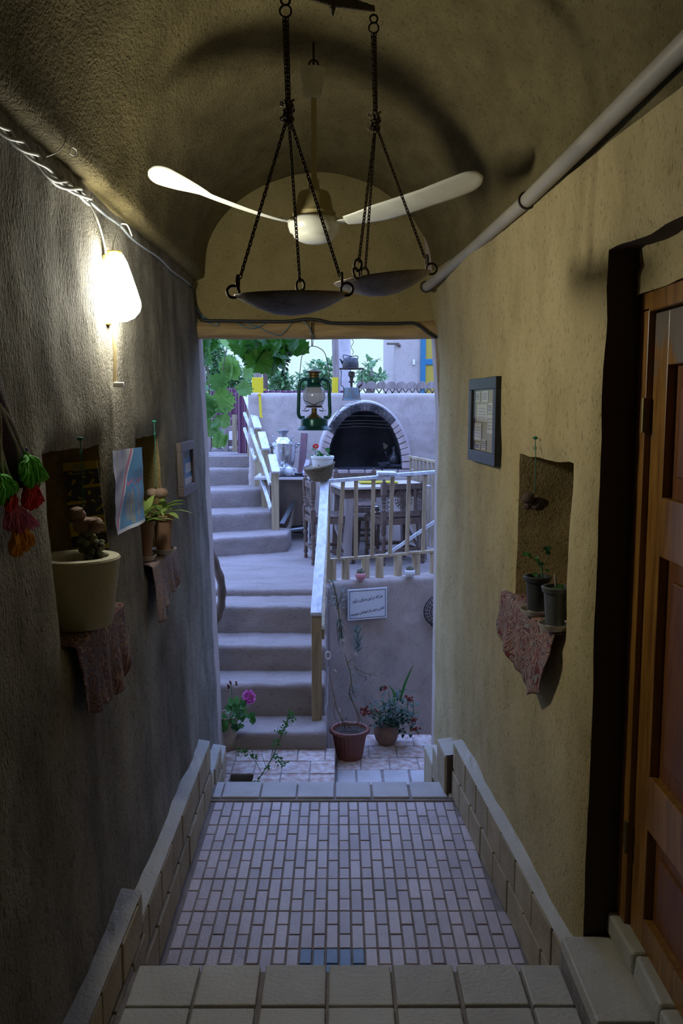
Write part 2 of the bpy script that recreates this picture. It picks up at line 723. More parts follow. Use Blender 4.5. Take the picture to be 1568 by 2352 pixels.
M['clay_pot'] = simple('terracotta_pot', (.27, .15, .10), .8, bump=.2, bscale=60, c2=(.34, .20, .14), cscale=9)
M['red_pot'] = simple('red_brown_plastic_pot', (.20, .07, .05), .5)
M['brown_pot'] = simple('brown_clay_pot', (.22, .13, .09), .8, bump=.3, bscale=50, c2=(.28, .17, .12), cscale=9)
M['crackle_pot'] = simple('crackled_cream_pot', (.46, .40, .30), .7, bump=.6, bscale=20, c2=(.30, .22, .16), cscale=14)
M['black_pot'] = simple('charcoal_plastic_pot', (.045, .05, .055), .5)
M['grey_pot'] = simple('slate_plastic_pot', (.10, .11, .12), .5)
M['saucer'] = simple('off_white_saucer', (.55, .52, .45), .45)
M['pink_pot'] = simple('pink_ceramic', (.62, .27, .28), .3)
M['white_pot'] = simple('white_ceramic', (.78, .80, .80), .3)
M['soil'] = simple('dark_soil', (.035, .025, .018), .95, bump=1, bscale=80, c2=(.07, .05, .035), cscale=40)
M['wicker'] = simple('dark_wicker', (.13, .095, .05), .8, bump=.8, bscale=180, c2=(.24, .19, .11), cscale=60)
M['cactus'] = simple('grey_green_cactus', (.13, .15, .09), .8, bump=.6, bscale=80, c2=(.22, .23, .16), cscale=30)
M['stem'] = simple('woody_stem', (.24, .19, .14), .8)
M['stem_g'] = simple('green_stem', (.10, .22, .07), .6)
M['walnut'] = simple('dried_brown_husk', (.20, .11, .08), .85, bump=1, bscale=40, c2=(.33, .24, .20), cscale=16)
M['string'] = simple('green_string', (.02, .22, .17), .7)
M['leaf_vine'] = foliage('vine_leaf', (.07, .20, .04), (.25, .48, .10))
M['leaf_vine_d'] = foliage('dark_vine_leaf', (.03, .14, .015), (.08, .27, .02))
M['leaf_tree'] = foliage('tree_leaf', (.07, .19, .06), (.24, .42, .18))
M['leaf_dark'] = foliage('deep_green_leaf', (.012, .045, .022), (.045, .11, .06))
M['leaf_pale'] = foliage('pale_green_leaf', (.16, .30, .04), (.42, .58, .16))
M['leaf_mid'] = foliage('fresh_green_leaf', (.03, .14, .03), (.10, .28, .07))
M['leaf_grey'] = foliage('grey_green_succulent', (.04, .07, .05), (.12, .17, .13))
M['fl_pink'] = foliage('magenta_petal', (.55, .06, .40), (.80, .22, .65))
M['fl_red'] = foliage('red_petal', (.55, .04, .03), (.75, .10, .07))
M['fl_rust'] = foliage('rusty_petal', (.12, .022, .015), (.26, .05, .03))
M['cloth_red'] = paisley('red_paisley_cloth', (.16, .035, .03), [(.38, .32, .24), (.15, .025, .02), (.09, .015, .015), (.19, .21, .21), (.33, .26, .19), (.20, .035, .03)], 5)
M['cloth_brown'] = paisley('brown_floral_cloth', (.14, .055, .045), [(.36, .26, .18), (.09, .03, .025), (.16, .14, .18), (.07, .02, .02), (.12, .04, .03)], 5)
M['cloth_grey'] = paisley('mauve_patterned_cloth', (.16, .12, .14), [(.46, .36, .30), (.22, .19, .24), (.08, .07, .12), (.36, .30, .30), (.30, .12, .08)], 11)
M['tas_green'] = simple('green_wool', (.16, .70, .08), .9)
M['tas_green_d'] = simple('deep_green_wool', (.03, .26, .04), .9)
M['tas_red'] = simple('red_wool', (.75, .04, .03), .9)
M['tas_pink'] = simple('pink_wool', (.62, .16, .30), .9)
M['tas_orange'] = simple('orange_wool', (.80, .36, .02), .9)
M['bead_w'] = simple('white_bead', (.62, .62, .64), .3)
M['bead_b'] = simple('blue_bead', (.02, .03, .35), .3)
M['weave'] = paisley('dark_woven_band', (.10, .01, .03), [(.05, .07, .13), (.16, .02, .05), (.03, .03, .06)], 40)
M['kilim'] = striped('maroon_striped_rug', [(.12, .025, .05), (.20, .08, .12), (.08, .02, .05), (.26, .17, .22), (.14, .03, .06), (.05, .03, .08)], 'X', 14)
M['steel'] = simple('polished_steel', (.62, .64, .66), .22, 1.0)
M['steel_d'] = simple('dull_steel', (.35, .37, .40), .35, .9)
M['lantern_g'] = simple('green_lantern_enamel', (.012, .10, .10), .28, .3)
M['brass'] = simple('tarnished_brass', (.17, .13, .05), .5, .7)
M['chimney_glass'] = pane('lantern_glass', .22, .30)
M['soot'] = simple('soot', (.015, .015, .018), .95, c2=(.06, .065, .08), cscale=3)
M['soot_brick'] = simple('sooty_brick', (.02, .02, .024), .85, c2=(.13, .11, .11), cscale=9, bump=.5, bscale=50)
M['hearth_brick'] = simple('pinkish_hearth_brick', (.42, .33, .31), .8, c2=(.55, .46, .44), cscale=10, island=.15)
M['mortar'] = simple('dark_mortar', (.20, .17, .17), .9)
M['plaster_lt'] = simple('whitish_plaster', (.62, .58, .58), .9, bump=.4, bscale=40, c2=(.50, .46, .45), cscale=8)
M['yellow'] = simple('bright_yellow_paint', (.72, .56, .01), .5)
M['mat_yellow'] = simple('yellow_mat', (.42, .34, .01), .8)
M['trunk'] = wood('grey_brown_trunk', (.22, .17, .15), (.36, .30, .27), 'Z', 5, .8, .5)
M['trunk_d'] = wood('dark_brown_trunk', (.10, .07, .05), (.17, .12, .09), 'Z', 5, .8, .5)
M['blue_paint'] = simple('sky_blue_paint', (.02, .15, .26), .5)
M['ochre_paint'] = simple('ochre_panel', (.42, .30, .03), .5)
M['teal_tin'] = simple('blue_grey_tin', (.10, .17, .20), .5, .5, c2=(.14, .12, .10), cscale=18)
M['dark_red_wood'] = wood('dark_red_plank', (.07, .025, .03), (.13, .05, .055), 'Z', 7, .6, .3)
M['lilac_card'] = simple('lilac_card', (.50, .46, .72), .6)
M['ceramic_w'] = simple('white_china', (.75, .78, .80), .15)
M['tray'] = simple('black_tray', (.03, .03, .035), .3)
M['grey_table'] = simple('whitish_metal_table', (.55, .52, .52), .5)
M['black_mesh'] = simple('black_wire', (.03, .03, .035), .4, .6)
M['void'] = simple('dark_drain', (.02, .018, .016), .9)
M['sign_white'] = simple('white_sign_enamel', (.72, .76, .80), .25)
M['galv'] = simple('grey_conduit', (.30, .33, .36), .5, .3)
M['skirt_joint'] = simple('dark_joint', (.07, .055, .045), .95)
M['husk_dark'] = simple('dark_husk', (.06, .035, .03), .9, bump=1, bscale=40, c2=(.13, .085, .08), cscale=16)


def stain(m):
    """grey-blue stain on the upper corner of the door"""
    t = m.node_tree
    N, L = t.nodes, t.links
    b = N['Principled BSDF']
    src = b.inputs['Base Color'].links[0].from_socket
    tcn = N.new('ShaderNodeTexCoord')
    sp = N.new('ShaderNodeSeparateXYZ')
    L.new(tcn.outputs['Object'], sp.inputs[0])
    nzz = N.new('ShaderNodeTexNoise')
    nzz.inputs['Scale'].default_value = 9
    L.new(tcn.outputs['Object'], nzz.inputs['Vector'])
    a = N.new('ShaderNodeMath')
    a.operation = 'MULTIPLY_ADD'
    a.inputs[1].default_value = .9
    L.new(nzz.outputs['Fac'], a.inputs[0])
    L.new(sp.outputs['Z'], a.inputs[2])
    r = N.new('ShaderNodeMapRange')
    r.inputs[1].default_value = 2.16
    r.inputs[2].default_value = 2.32
    r.inputs[4].default_value = .75
    L.new(a.outputs[0], r.inputs[0])
    mx = N.new('ShaderNodeMixRGB')
    mx.inputs[2].default_value = (.15, .15, .15, 1)
    L.new(r.outputs[0], mx.inputs[0])
    L.new(src, mx.inputs[1])
    L.new(mx.outputs[0], b.inputs['Base Color'])
    return m


M['door_leaf'] = stain(wood('stained_door_wood', (.16, .065, .010), (.33, .16, .028), 'Z', 7, .38, .2))

# ================================================================ THE PASSAGE
def nz(x, y, z, s=1.0):
    return noise.noise(Vector((x * s, y * s, z * s)))


def breaks(a, b, step, extra):
    n = max(1, round((b - a) / step))
    L = [a + (b - a) * i / n for i in range(n + 1)]
    for e in extra:
        k = min(range(len(L)), key=lambda i: abs(L[i] - e))
        L[k] = e
    return sorted(L)


def wall_sheet(name, fn, sgn, Y0, Y1, z0, z1, holes, mats):
    """plastered wall; holes = (Ya, Yb, za, zb, depth, back, mat)"""
    b = MB()
    ys = breaks(Y0, Y1, .045, [h[0] for h in holes] + [h[1] for h in holes])
    zs = breaks(z0, z1, .045, [h[2] for h in holes] + [h[3] for h in holes])
    ny, nz_ = len(ys), len(zs)
    V = {}

    def onedge(i, j):
        for h in holes:
            if h[0] - 1e-6 <= ys[i] <= h[1] + 1e-6 and h[2] - 1e-6 <= zs[j] <= h[3] + 1e-6:
                if abs(ys[i] - h[0]) < 1e-6 or abs(ys[i] - h[1]) < 1e-6 or abs(zs[j] - h[2]) < 1e-6 or abs(zs[j] - h[3]) < 1e-6:
                    return True
        return False

    def near(i, j):
        for h in holes:
            if h[0] - .06 <= ys[i] <= h[1] + .06 and h[2] - .06 <= zs[j] <= h[3] + .06:
                return True
        return False
    vs, fs = [], []
    for i in range(ny):
        for j in range(nz_):
            Y, z = ys[i], zs[j]
            X = fn(Y, z)
            X += .012 * nz(Y, z, 3, 2.3) + .006 * nz(Y, z, 9, 7)
            if near(i, j):
                X += sgn * .003
            if onedge(i, j):
                X += sgn * .012
                Y += .010 * nz(Y, z, 5, 9)
                z += .010 * nz(Y, z, 15, 9)
            V[i, j] = len(vs)
            vs.append(Vector((X, Y, z)))
    for i in range(ny - 1):
        for j in range(nz_ - 1):
            cy, cz = (ys[i] + ys[i + 1]) / 2, (zs[j] + zs[j + 1]) / 2
            if any(h[0] < cy < h[1] and h[2] < cz < h[3] for h in holes):
                continue
            fs.append((V[i, j], V[i + 1, j], V[i + 1, j + 1], V[i, j + 1]))
    b.add(vs, fs)
    for h in holes:
        b.mi = h[6]
        I = [i for i in range(ny) if h[0] - 1e-6 <= ys[i] <= h[1] + 1e-6]
        J = [j for j in range(nz_) if h[2] - 1e-6 <= zs[j] <= h[3] + 1e-6]
        loop = [(i, J[0]) for i in I] + [(I[-1], j) for j in J[1:]] + [(i, J[-1]) for i in I[::-1][1:]] + [(I[0], j) for j in J[::-1][1:-1]]
        n = len(loop)
        for a in range(n):
            p, q = vs[V[loop[a]]], vs[V[loop[(a + 1) % n]]]
            K = 6
            st = []
            for r in (p, q):
                row = []
                for k in range(K + 1):
                    s = Vector((r.x + sgn * h[4] * k / K, r.y, r.z))
                    if k:
                        d = .008 if h[5] else .004
                        cyy, czz = (h[0] + h[1]) / 2, (h[2] + h[3]) / 2
                        s.y += d * nz(s.x, s.y, s.z, 14)
                        s.z += d * nz(s.x + 3, s.y, s.z, 14)
                    row.append(s)
                st.append(row)
            b.add(st[0] + st[1], [(k, k + 1, K + 2 + k, K + 1 + k) for k in range(K)])
        if h[5]:
            x = fn((h[0] + h[1]) / 2, (h[2] + h[3]) / 2) + sgn * h[4] * .97
            b.add([(x, h[0] - .02, h[2] - .02), (x, h[1] + .02, h[2] - .02), (x, h[1] + .02, h[3] + .02), (x, h[0] - .02, h[3] + .02)], [(0, 1, 2, 3)])
    ob = b.build(name, mats, smooth=True)
    # weld reveals to the sheet
    bm = bmesh.new()
    bm.from_mesh(ob.data)
    bmesh.ops.remove_doubles(bm, verts=bm.verts, dist=.0004)
    bm.to_mesh(ob.data)
    bm.free()
    ob.data.set_sharp_from_angle(angle=math.radians(50))
    return struct(ob)


NL1 = (2.42, 2.955, 1.36, 1.915)
NL2 = (3.47, 3.945, 1.40, 1.915)
NR = (2.90, 3.53, 1.27, 1.855)
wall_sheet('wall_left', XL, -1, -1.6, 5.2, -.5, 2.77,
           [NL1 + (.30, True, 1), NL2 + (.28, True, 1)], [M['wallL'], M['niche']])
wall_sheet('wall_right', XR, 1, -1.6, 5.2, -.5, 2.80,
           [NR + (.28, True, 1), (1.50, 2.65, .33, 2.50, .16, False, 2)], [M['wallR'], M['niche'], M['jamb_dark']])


def rise(Y):
    return .56 + (5.2 - min(max(Y, .5), 5.2)) * .062


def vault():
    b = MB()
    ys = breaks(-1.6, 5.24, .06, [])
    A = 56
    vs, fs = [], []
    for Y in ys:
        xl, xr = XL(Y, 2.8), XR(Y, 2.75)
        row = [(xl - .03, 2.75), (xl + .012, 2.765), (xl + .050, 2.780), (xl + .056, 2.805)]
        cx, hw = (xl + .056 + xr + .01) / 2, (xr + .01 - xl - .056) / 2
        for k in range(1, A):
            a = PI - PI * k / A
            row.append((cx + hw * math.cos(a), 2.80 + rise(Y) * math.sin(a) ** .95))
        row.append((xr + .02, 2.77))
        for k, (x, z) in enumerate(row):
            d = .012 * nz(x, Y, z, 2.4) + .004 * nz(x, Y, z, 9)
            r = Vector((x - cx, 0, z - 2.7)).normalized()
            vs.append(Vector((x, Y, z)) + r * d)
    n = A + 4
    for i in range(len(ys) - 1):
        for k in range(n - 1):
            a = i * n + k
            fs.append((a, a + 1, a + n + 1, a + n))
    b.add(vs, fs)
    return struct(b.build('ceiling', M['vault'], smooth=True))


vault()

# tympanum over the opening and the outer face of the building
b = MB()
b.grid(lambda s, t: Vector((-1.0 + 1.75 * s, 5.2 + .008 * nz(s * 3, t * 3, 1, 2), 2.50 + 1.0 * t)), 24, 14)
b.box((-.15, 5.30, 3.41), (2.6, .14, 1.8))
struct(b.build('wall_back', M['tymp'], smooth='auto'))
b = MB()
pl = [(XL(5.2, z) - .004, z) for z in (-1.0, 0, 1, 2, 2.6, 4.3)] + [(-5, 4.3), (-5, -1.0)]
b.prism(pl, lambda x, z, t: Vector((x, 5.19 + t, z)), .20)
pr = [(XR(5.2, z) + .004, z) for z in (-1.0, 0, 1, 2, 2.6, 4.3)] + [(5, 4.3), (5, -1.0)]
b.prism(pr, lambda x, z, t: Vector((x, 5.19 + t, z)), .20)
struct(b.build('wall_front', M['adobe'], smooth=False))
b = MB()
b.box((0, -1.66, 1.6), (3.2, .12, 4.2))
struct(b.build('wall_near', M['wallR']))
b = MB()
b.tube([(-.86 + i * .145, 5.21 + .004 * math.sin(i), 2.482 + .003 * math.sin(i * 2.1)) for i in range(11)], .052, 14)
struct(b.build('trim_1', M['lintel'], smooth='auto'))

# ---------------------------------------------------------------- floors
def brick_floor():
    b = MB()
    b.box((0.02, 3.48, -.055), (1.56, 1.8, .10))
    T = .2476
    P = T / 5
    x0 = .0465
    ybase = at(800, 2178.6, z=0).y
    for ci in range(-15, 15):
        xa = x0 + ci * P
        if xa < -.66 or xa + P > .745 - (3.0 - 3.0) * .07:
            continue
        for ri in range(-2, 6):
            ya = ybase + ri * T
            par = (ci % 2 == 0)
            cuts = (T * .62, T * .38) if par else (T * .36, T * .64)
            y = ya
            for ln in cuts:
                y2 = y + ln
                a, c = max(y, 2.62), min(y2, 4.365)
                y = y2
                if c - a < .02:
                    continue
                if (xa + P) > .70 - ((a + c) / 2 - 3.0) * .055 + .01:
                    continue
                b.mi = 2 if (ri == -1 and -4 <= ci <= 0) else 1
                j = .0012 * random.uniform(-1, 1)
                b.box((xa + P / 2, (a + c) / 2, -.006 + j), (P - .0075, c - a - .0075, .014))
    return struct(b.build('floor', [M['grout'], M['brick'], M['blue_brick']], bevel=.0016, seg=1))


brick_floor()


def slabs(name, items, t, mats, ground=None, bevel=.005):
    """items: (x0,x1,y0,y1,ztop)"""
    b = MB()
    if ground:
        b.mi = 1
        for g in ground:
            b.box(((g[0] + g[1]) / 2, (g[2] + g[3]) / 2, (g[4] + g[5]) / 2), (g[1] - g[0], g[3] - g[2], g[5] - g[4]))
        b.mi = 0
    for x0, x1, y0, y1, z in items:
        b.box(((x0 + x1) / 2, (y0 + y1) / 2, z - t / 2 + random.uniform(-.0015, .0015)), (x1 - x0, y1 - y0, t))
    return struct(b.build(name, mats, bevel=bevel))


us = [492, 510, 513, 597.6, 600.8, 680.5, 683.7, 766.6, 771, 851, 855.7, 937, 943, 1023, 1028, 1050]
it = []
for k in range(0, len(us), 2):
    it.append((at(us[k], 1820, z=0).x, at(us[k + 1], 1820, z=0).x, 4.385, 4.573, .012))
slabs('threshold_slabs', it, .04, [M['slab_out'], M['grout']], [(-.80, .70, 4.36, 4.56, -.45, .002)])
us = [320, 460, 466, 599, 611, 749, 756, 895, 903, 1038, 1048, 1186, 1194, 1284]
it = []
for r in range(5):
    for k in range(0, len(us), 2):
        a, c = at(us[k], 2215, z=.25), at(us[k + 1], 2215, z=.25)
        it.append((a.x, c.x, 2.646 - (r + 1) * .205 + .012, 2.646 - r * .205, .25))
slabs('step_slabs', it, .03, [M['slab'], M['grout']], [(-.78, .80, -1.6, 2.63, -.05, .238)])
# door bay floor
it = [(.715, .90, 2.25 - .005, 2.64, .352), (.715, .90, 1.84, 2.235, .352), (.715, .90, 1.45, 1.83, .352)]
slabs('door_bay_slabs', it, .05, [M['slab'], M['grout']], [(.72, 1.1, 1.3, 2.66, .1, .33)])

# skirting tiles
def skirting(name, runs):
    b = MB()
    for fn, sgn, Y0, Y1, z0, z1, th, rows in runs:
        h = (z1 - z0) / rows
        L = .225
        for r in range(rows):
            y = Y0 - (L / 2 if r % 2 else 0)
            while y < Y1:
                a, c = max(y, Y0), min(y + L, Y1)
                y += L
                if c - a < .03:
                    continue
                ym = (a + c) / 2
                zc = z0 + (r + .5) * h
                x = fn(ym, zc)
                an = math.atan((fn(c, zc) - fn(a, zc)) / (c - a))
                thk = th + random.uniform(-.003, .003)
                b.mi = 0
                b.box((x - sgn * (thk / 2 - .03), ym, zc), (thk + .06, c - a - .011, h - .011), rot(az=-an))
                b.mi = 1
                b.box((x - sgn * (th / 2 - .033), ym, zc), (th + .046, c - a, h), rot(az=-an))
        # mortar cap sloping to the wall
        b.mi = 2
        n = 24
        b.grid(lambda s, t: Vector((fn(Y0 + (Y1 - Y0) * s, z1) - sgn * (th * (1 - t) - .012 * t) * 1.0,
                                    Y0 + (Y1 - Y0) * s,
                                    z1 + .002 + .012 * t + .006 * nz(s * 9, t * 2, 4, 3) * t)), n, 3)
    return struct(b.build(name, [M['skirt'], M['skirt_joint'], M['slab']], bevel=.003, seg=1))


skirting('baseboard_left', [
    (XL, -1, 2.80, 4.42, 0, .300, .058, 2),
    (XL, -1, 1.3, 2.83, .11, .395, .062, 2),
    (XL, -1, 4.46, 4.90, -.18, .085, .045, 2),
    (XL, -1, 4.90, 5.15, -.18, -.02, .045, 1)])
skirting('baseboard_right', [
    (XR, 1, 2.66, 4.42, 0, .300, .050, 2),
    (XR, 1, 4.43, 4.66, .0, .215, .085, 1),
    (XR, 1, 4.66, 4.88, -.1, .090, .070, 1),
    (XR, 1, 4.88, 5.15, -.3, -.02, .070, 1)])

# ---------------------------------------------------------------- door in the right wall
XD = .895
door = thing('door_1', (XD, 1.9, .35), None, None)
door['kind'] = 'structure'
b = MB()
b.box((XD + .035, 2.615, 1.34), (.075, .075, 1.98))
b.box((XD + .035, 1.9, 2.348), (.075, 1.5, .062))
b.build('door_frame', M['door'], door, bevel=.004)
b = MB()
y1, y0, zb, zt = 2.573, 1.66, .37, 2.312
xs = XD + .035
b.box((xs, y1 - .055, (zb + zt) / 2), (.04, .11, zt - zb))
b.box((xs, y0 + .055, (zb + zt) / 2), (.04, .11, zt - zb))
rails = [(zb, .52), (.80, .965), (1.62, 1.79), (2.16, zt)]
for a, c in rails:
    b.box((xs, (y0 + y1) / 2, (a + c) / 2), (.038, y1 - y0 - .2, c - a))
leaf_ob = b.build('door_leaf', M['door_leaf'], door, bevel=.004)
for i in range(3):
    a, c = rails[i][1], rails[i + 1][0]
    b = MB()
    b.box((xs + .012, (y0 + y1) / 2, (a + c) / 2), (.012, y1 - y0 - .2, c - a + .02))
    b.box((xs + .004, (y0 + y1) / 2, (a + c) / 2), (.018, y1 - y0 - .34, c - a - .12))
    b.build('door_panel', M['door_panel'], leaf_ob, bevel=.005)
for z in (.72, 2.02):
    b = MB()
    b.tube([(XD - .006, 2.575, z - .05), (XD - .006, 2.575, z + .05)], .007, 8)
    b.box((XD - .004, 2.592, z), (.003, .03, .08))
    b.build('hinge', M['brass'], door)
# plaster above the door, wall behind, sill kerb
b = MB()
b.grid(lambda s, t: Vector((XD - .012 + .01 * nz(s * 4, t * 3, 2, 2), 1.45 + 1.24 * s, 2.372 + .16 * t)), 24, 6)
b.box((1.02, 2.0, 1.4), (.06, 1.6, 2.4))
struct(b.build('wall_recess', M['wallR'], smooth='auto'))
b = MB()
for k in range(5):
    b.box((XD - .002 + .004 * (k % 2), 2.54 - k * .23, .395), (.055, .222, .075), rot(0, .1 * (k % 2), .03 * (-1) ** k))
struct(b.build('sill_kerb', M['slab'], bevel=.012, seg=3))

# ================================================================ THE COURTYARD: ground, stairs, walls
TEX = bpy.data.textures.new('lumps', 'CLOUDS')
TEX.noise_scale = .22
TEX2 = bpy.data.textures.new('fine_lumps', 'CLOUDS')
TEX2.noise_scale = .07


def lumpy(ob, lv=4, amp=.03, bevel=.02):
    bv = ob.modifiers.new('bevel', 'BEVEL')
    bv.width = bevel
    bv.segments = 3
    bv.limit_method = 'ANGLE'
    s = ob.modifiers.new('remesh', 'REMESH')
    s.mode = 'VOXEL'
    s.voxel_size = .021
    s.use_smooth_shade = True
    for t, a in ((TEX, amp), (TEX2, amp * .35)):
        d = ob.modifiers.new('lumps', 'DISPLACE')
        d.texture = t
        d.strength = a
        d.mid_level = .5
        d.texture_coords = 'GLOBAL'
    for p in ob.data.polygons:
        p.use_smooth = True
    return ob


b = MB()
b.box((0, 20, -1.05), (60, 60, .1))
struct(b.build('ground', M['adobe']))
# left platform (one step down) and right platform (two steps down)
drain = [at(530, 1776, z=-.18), at(582, 1776, z=-.18), at(582, 1799, z=-.18), at(530, 1799, z=-.18)]
ya, yb = at(640, 1776.5, z=-.18).y, at(640, 1747.8, z=-.18).y
xr = at(770, 1735, z=-.18).x
xe = [-.80, drain[0].x, drain[1].x, at(645, 1776, z=-.18).x, at(711, 1776, z=-.18).x, xr]
it = []
rows = [(4.58, 4.80), (4.80, ya), (ya, yb), (yb, 5.52)]
for r, (y0, y1) in enumerate(rows):
    for k in range(5):
        if r == 1 and k == 1:
            continue
        o = .09 if r % 2 else 0
        x0 = xe[k] if (k < 2 or k > 4) else xe[k] + (0 if r == 1 else o)
        x1 = xe[k + 1] if (k < 1 or k >= 4) else xe[k + 1] + (0 if r == 1 else o)
        it.append((x0 + .003, x1 - .003, y0 + .003, y1 - .003, -.18))
slabs('platform_slabs', it, .03, [M['mosaic'], M['grout']],
      [(-.80, xr - .004, 4.57, 4.80, -.9, -.186), (-.80, xr - .004, ya, 5.52, -.9, -.186), (xe[2], xr - .004, 4.8, ya, -.9, -.186), (-.80, xe[1], 4.8, ya, -.9, -.186)])
b = MB()
b.box(((xe[1] + xe[2]) / 2, (4.8 + ya) / 2, -.32), (xe[2] - xe[1] + .02, ya - 4.8 + .02, .02))
struct(b.build('drain_hole', M['void']))
ys0, ys1 = at(850, 1797, z=-.30).y, at(850, 1768, z=-.30).y
it = []
for a, c in ((774, 816), (820, 875), (881, 938), (943, 985)):
    it.append((at(a, 1780, z=-.3).x, at(c, 1780, z=-.3).x, ys0 - .06, ys1, -.300))
for k in range(4):
    it.append((xr + .005 + k * .195, xr + .19 + k * .195, ys0 - .28, ys0 - .07, -.3))
slabs('lower_edge_slabs', it, .03, [M['slab_out'], M['grout']], [(xr, .75, 4.57, ys1 + .01, -.9, -.306)])
it = []
xx = [xr + .005, .14, .33, .52, .66]
for r, (y0, y1) in enumerate(((ys1, ys1 + .2), (ys1 + .2, ys1 + .4), (ys1 + .4, 6.07))):
    for k in range(4):
        o = .06 * (r % 2)
        it.append((xx[k] + (o if k else 0) + .003, xx[k + 1] + (o if k < 3 else 0) - .003, y0 + .003, y1 - .003, -.3))
slabs('lower_platform_tiles', it, .03, [M['mosaic'], M['grout']], [(xr, .66, ys1, 6.07, -.9, -.306)])

# lower garden stairs
XRS = -.095
steps = [(5.490, -.065, -.085), (5.804, .157, XRS), (6.120, .340, XRS), (6.470, .545, XRS), (6.848, .594, XRS)]
for k, (Y, z, xr_) in enumerate(steps):
    b = MB()
    Yb = 7.2 if k < 4 else 7.25
    x0 = -1.35
    b.box(((x0 + xr_) / 2, (Y + Yb) / 2, (z - 1.0) / 2), (xr_ - x0, Yb - Y, z + 1.0))
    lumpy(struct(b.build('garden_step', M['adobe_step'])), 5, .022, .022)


b = MB()
b.box((2.3, 7.7, 1.0), (.3, 4.6, 4.0))
struct(b.build('wall_sky_block', M['adobe']))  # unseen wall, added to hold back sky light from the right


def wy(x):                      # front line of the retaining wall
    return 7.10 + (x + .1) * .33


b = MB()
for k, (y0, y1, z0, z1) in enumerate(((0, .20, -1, .594),)):
    b.add([(XRS - .02, wy(XRS), z0), (2.2, wy(2.2), z0), (2.2, wy(2.2), z1), (XRS - .02, wy(XRS), z1),
           (XRS - .02, wy(XRS) + y1, z0), (2.2, wy(2.2) + y1, z0), (2.2, wy(2.2) + y1, z1), (XRS - .02, wy(XRS) + y1, z1)],
          [(0, 1, 2, 3), (5, 4, 7, 6), (1, 5, 6, 2), (4, 0, 3, 7), (3, 2, 6, 7), (0, 4, 5, 1)])
lumpy(struct(b.build('terrace_wall', M['adobe'])), 5, .02, .02)
b = MB()
b.prism([(-2.2, 6.9), (XRS + .02, 6.98), (XRS + .02, wy(XRS) + .1), (2.2, wy(2.2) + .1), (2.2, 10.0), (-2.2, 10.0)], lambda x, y, t: Vector((x, y, -.2 + t)), .792)
lumpy(struct(b.build('terrace_floor', M['adobe_step'])), 5, .02, .02)

# upper stairs, fanning to the left
ups = [((495, 1279), (660, 1267), .594, .773), ((495, 1224), (628, 1215), .773, .956), ((495, 1168), (612, 1163), .956, 1.147),
       ((493, 1116), (600, 1113), 1.147, 1.334), ((492, 1072), (584, 1068), 1.334, 1.472)]
for k, (l, r, z0, z1) in enumerate(ups):
    a, c = at(*l, z=z0), at(*r, z=z0)
    a.x -= .25
    b = MB()
    if k == 0:
        poly = [(a.x, a.y - .1), (c.x, c.y), (c.x + .02, c.y + .42), (c.x - .12, c.y + .45), (-1.05, 10.9), (-2.6, 10.9)]
    else:
        poly = [(a.x, a.y - .06), (c.x, c.y), (c.x - .2 * (10.9 - c.y) * .8, 10.9), (-2.6, 10.9)]
    b.prism(poly, lambda x, y, t: Vector((x, y, .45 + t)), z1 - .45)
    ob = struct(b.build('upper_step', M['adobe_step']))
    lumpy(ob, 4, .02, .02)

# wall along the left of the stairs
b = MB()
pts = [(-.80, 5.36, 1.78), (-.88, 6.2, 1.72), (-1.0, 7.1, 1.62), (-1.19, 8.4, 1.50), (-1.40, 9.3, 1.48), (-1.62, 10.35, 1.46)]
vs = []
for x, y, z in pts:
    vs += [Vector((x, y, -1)), Vector((x, y, z - .08)), Vector((x - .05, y, z)), Vector((x - .25, y, z)), Vector((x - .3, y, -1))]
fs = []
for i in range(len(pts) - 1):
    for k in range(4):
        a = i * 5 + k
        fs.append((a, a + 1, a + 6, a + 5))
fs += [(0, 1, 2, 3, 4), tuple(len(vs) - 1 - k for k in range(5))]
b.add(vs, fs)
lumpy(struct(b.build('garden_wall', M['adobe'])), 4, .025, .01)

# back wall with the upper terrace behind it
b = MB()
b.box((.45, 9.97, 1.36), (2.94, .24, 1.64))
lumpy(struct(b.build('parapet_wall', M['adobe'])), 5, .03, .04)
b = MB()
b.box((0, 15.4, 1.21), (16, 10.6, .5))
struct(b.build('upper_terrace', M['adobe_step']))

# pergola beams overhead, from the house front to the posts
b = MB()
for x in (-1.05, -.05, .95):
    b.beam((x, 5.34, 3.26), (x, 10.7, 3.26), .09, .12)
b.beam((-1.4, 10.5, 3.36), (1.4, 10.5, 3.36), .08, .09)
b.beam((-1.4, 6.0, 3.36), (1.4, 6.0, 3.36), .07, .08)
b.beam((-1.4, 7.0, 3.36), (1.4, 7.0, 3.36), .07, .08)
struct(b.build('trim_2', M['trunk'], bevel=.01))

# ================================================================ THINGS IN THE PASSAGE
def chain(b, p, q, pitch=.011, r=.0022, wdt=.0042):
    p, q = Vector(p), Vector(q)
    d = q - p
    n = max(2, round(d.length / pitch))
    t = d.normalized()
    a = t.orthogonal().normalized()
    c = t.cross(a)
    for i in range(n):
        m = p + d * (i + .5) / n
        s = a if i % 2 else c
        pts = [m + t * pitch * .78 * math.cos(2 * PI * k / 7) + s * wdt * math.sin(2 * PI * k / 7) for k in range(7)]
        b.tube(pts, r, 4, closed=True)
    return b


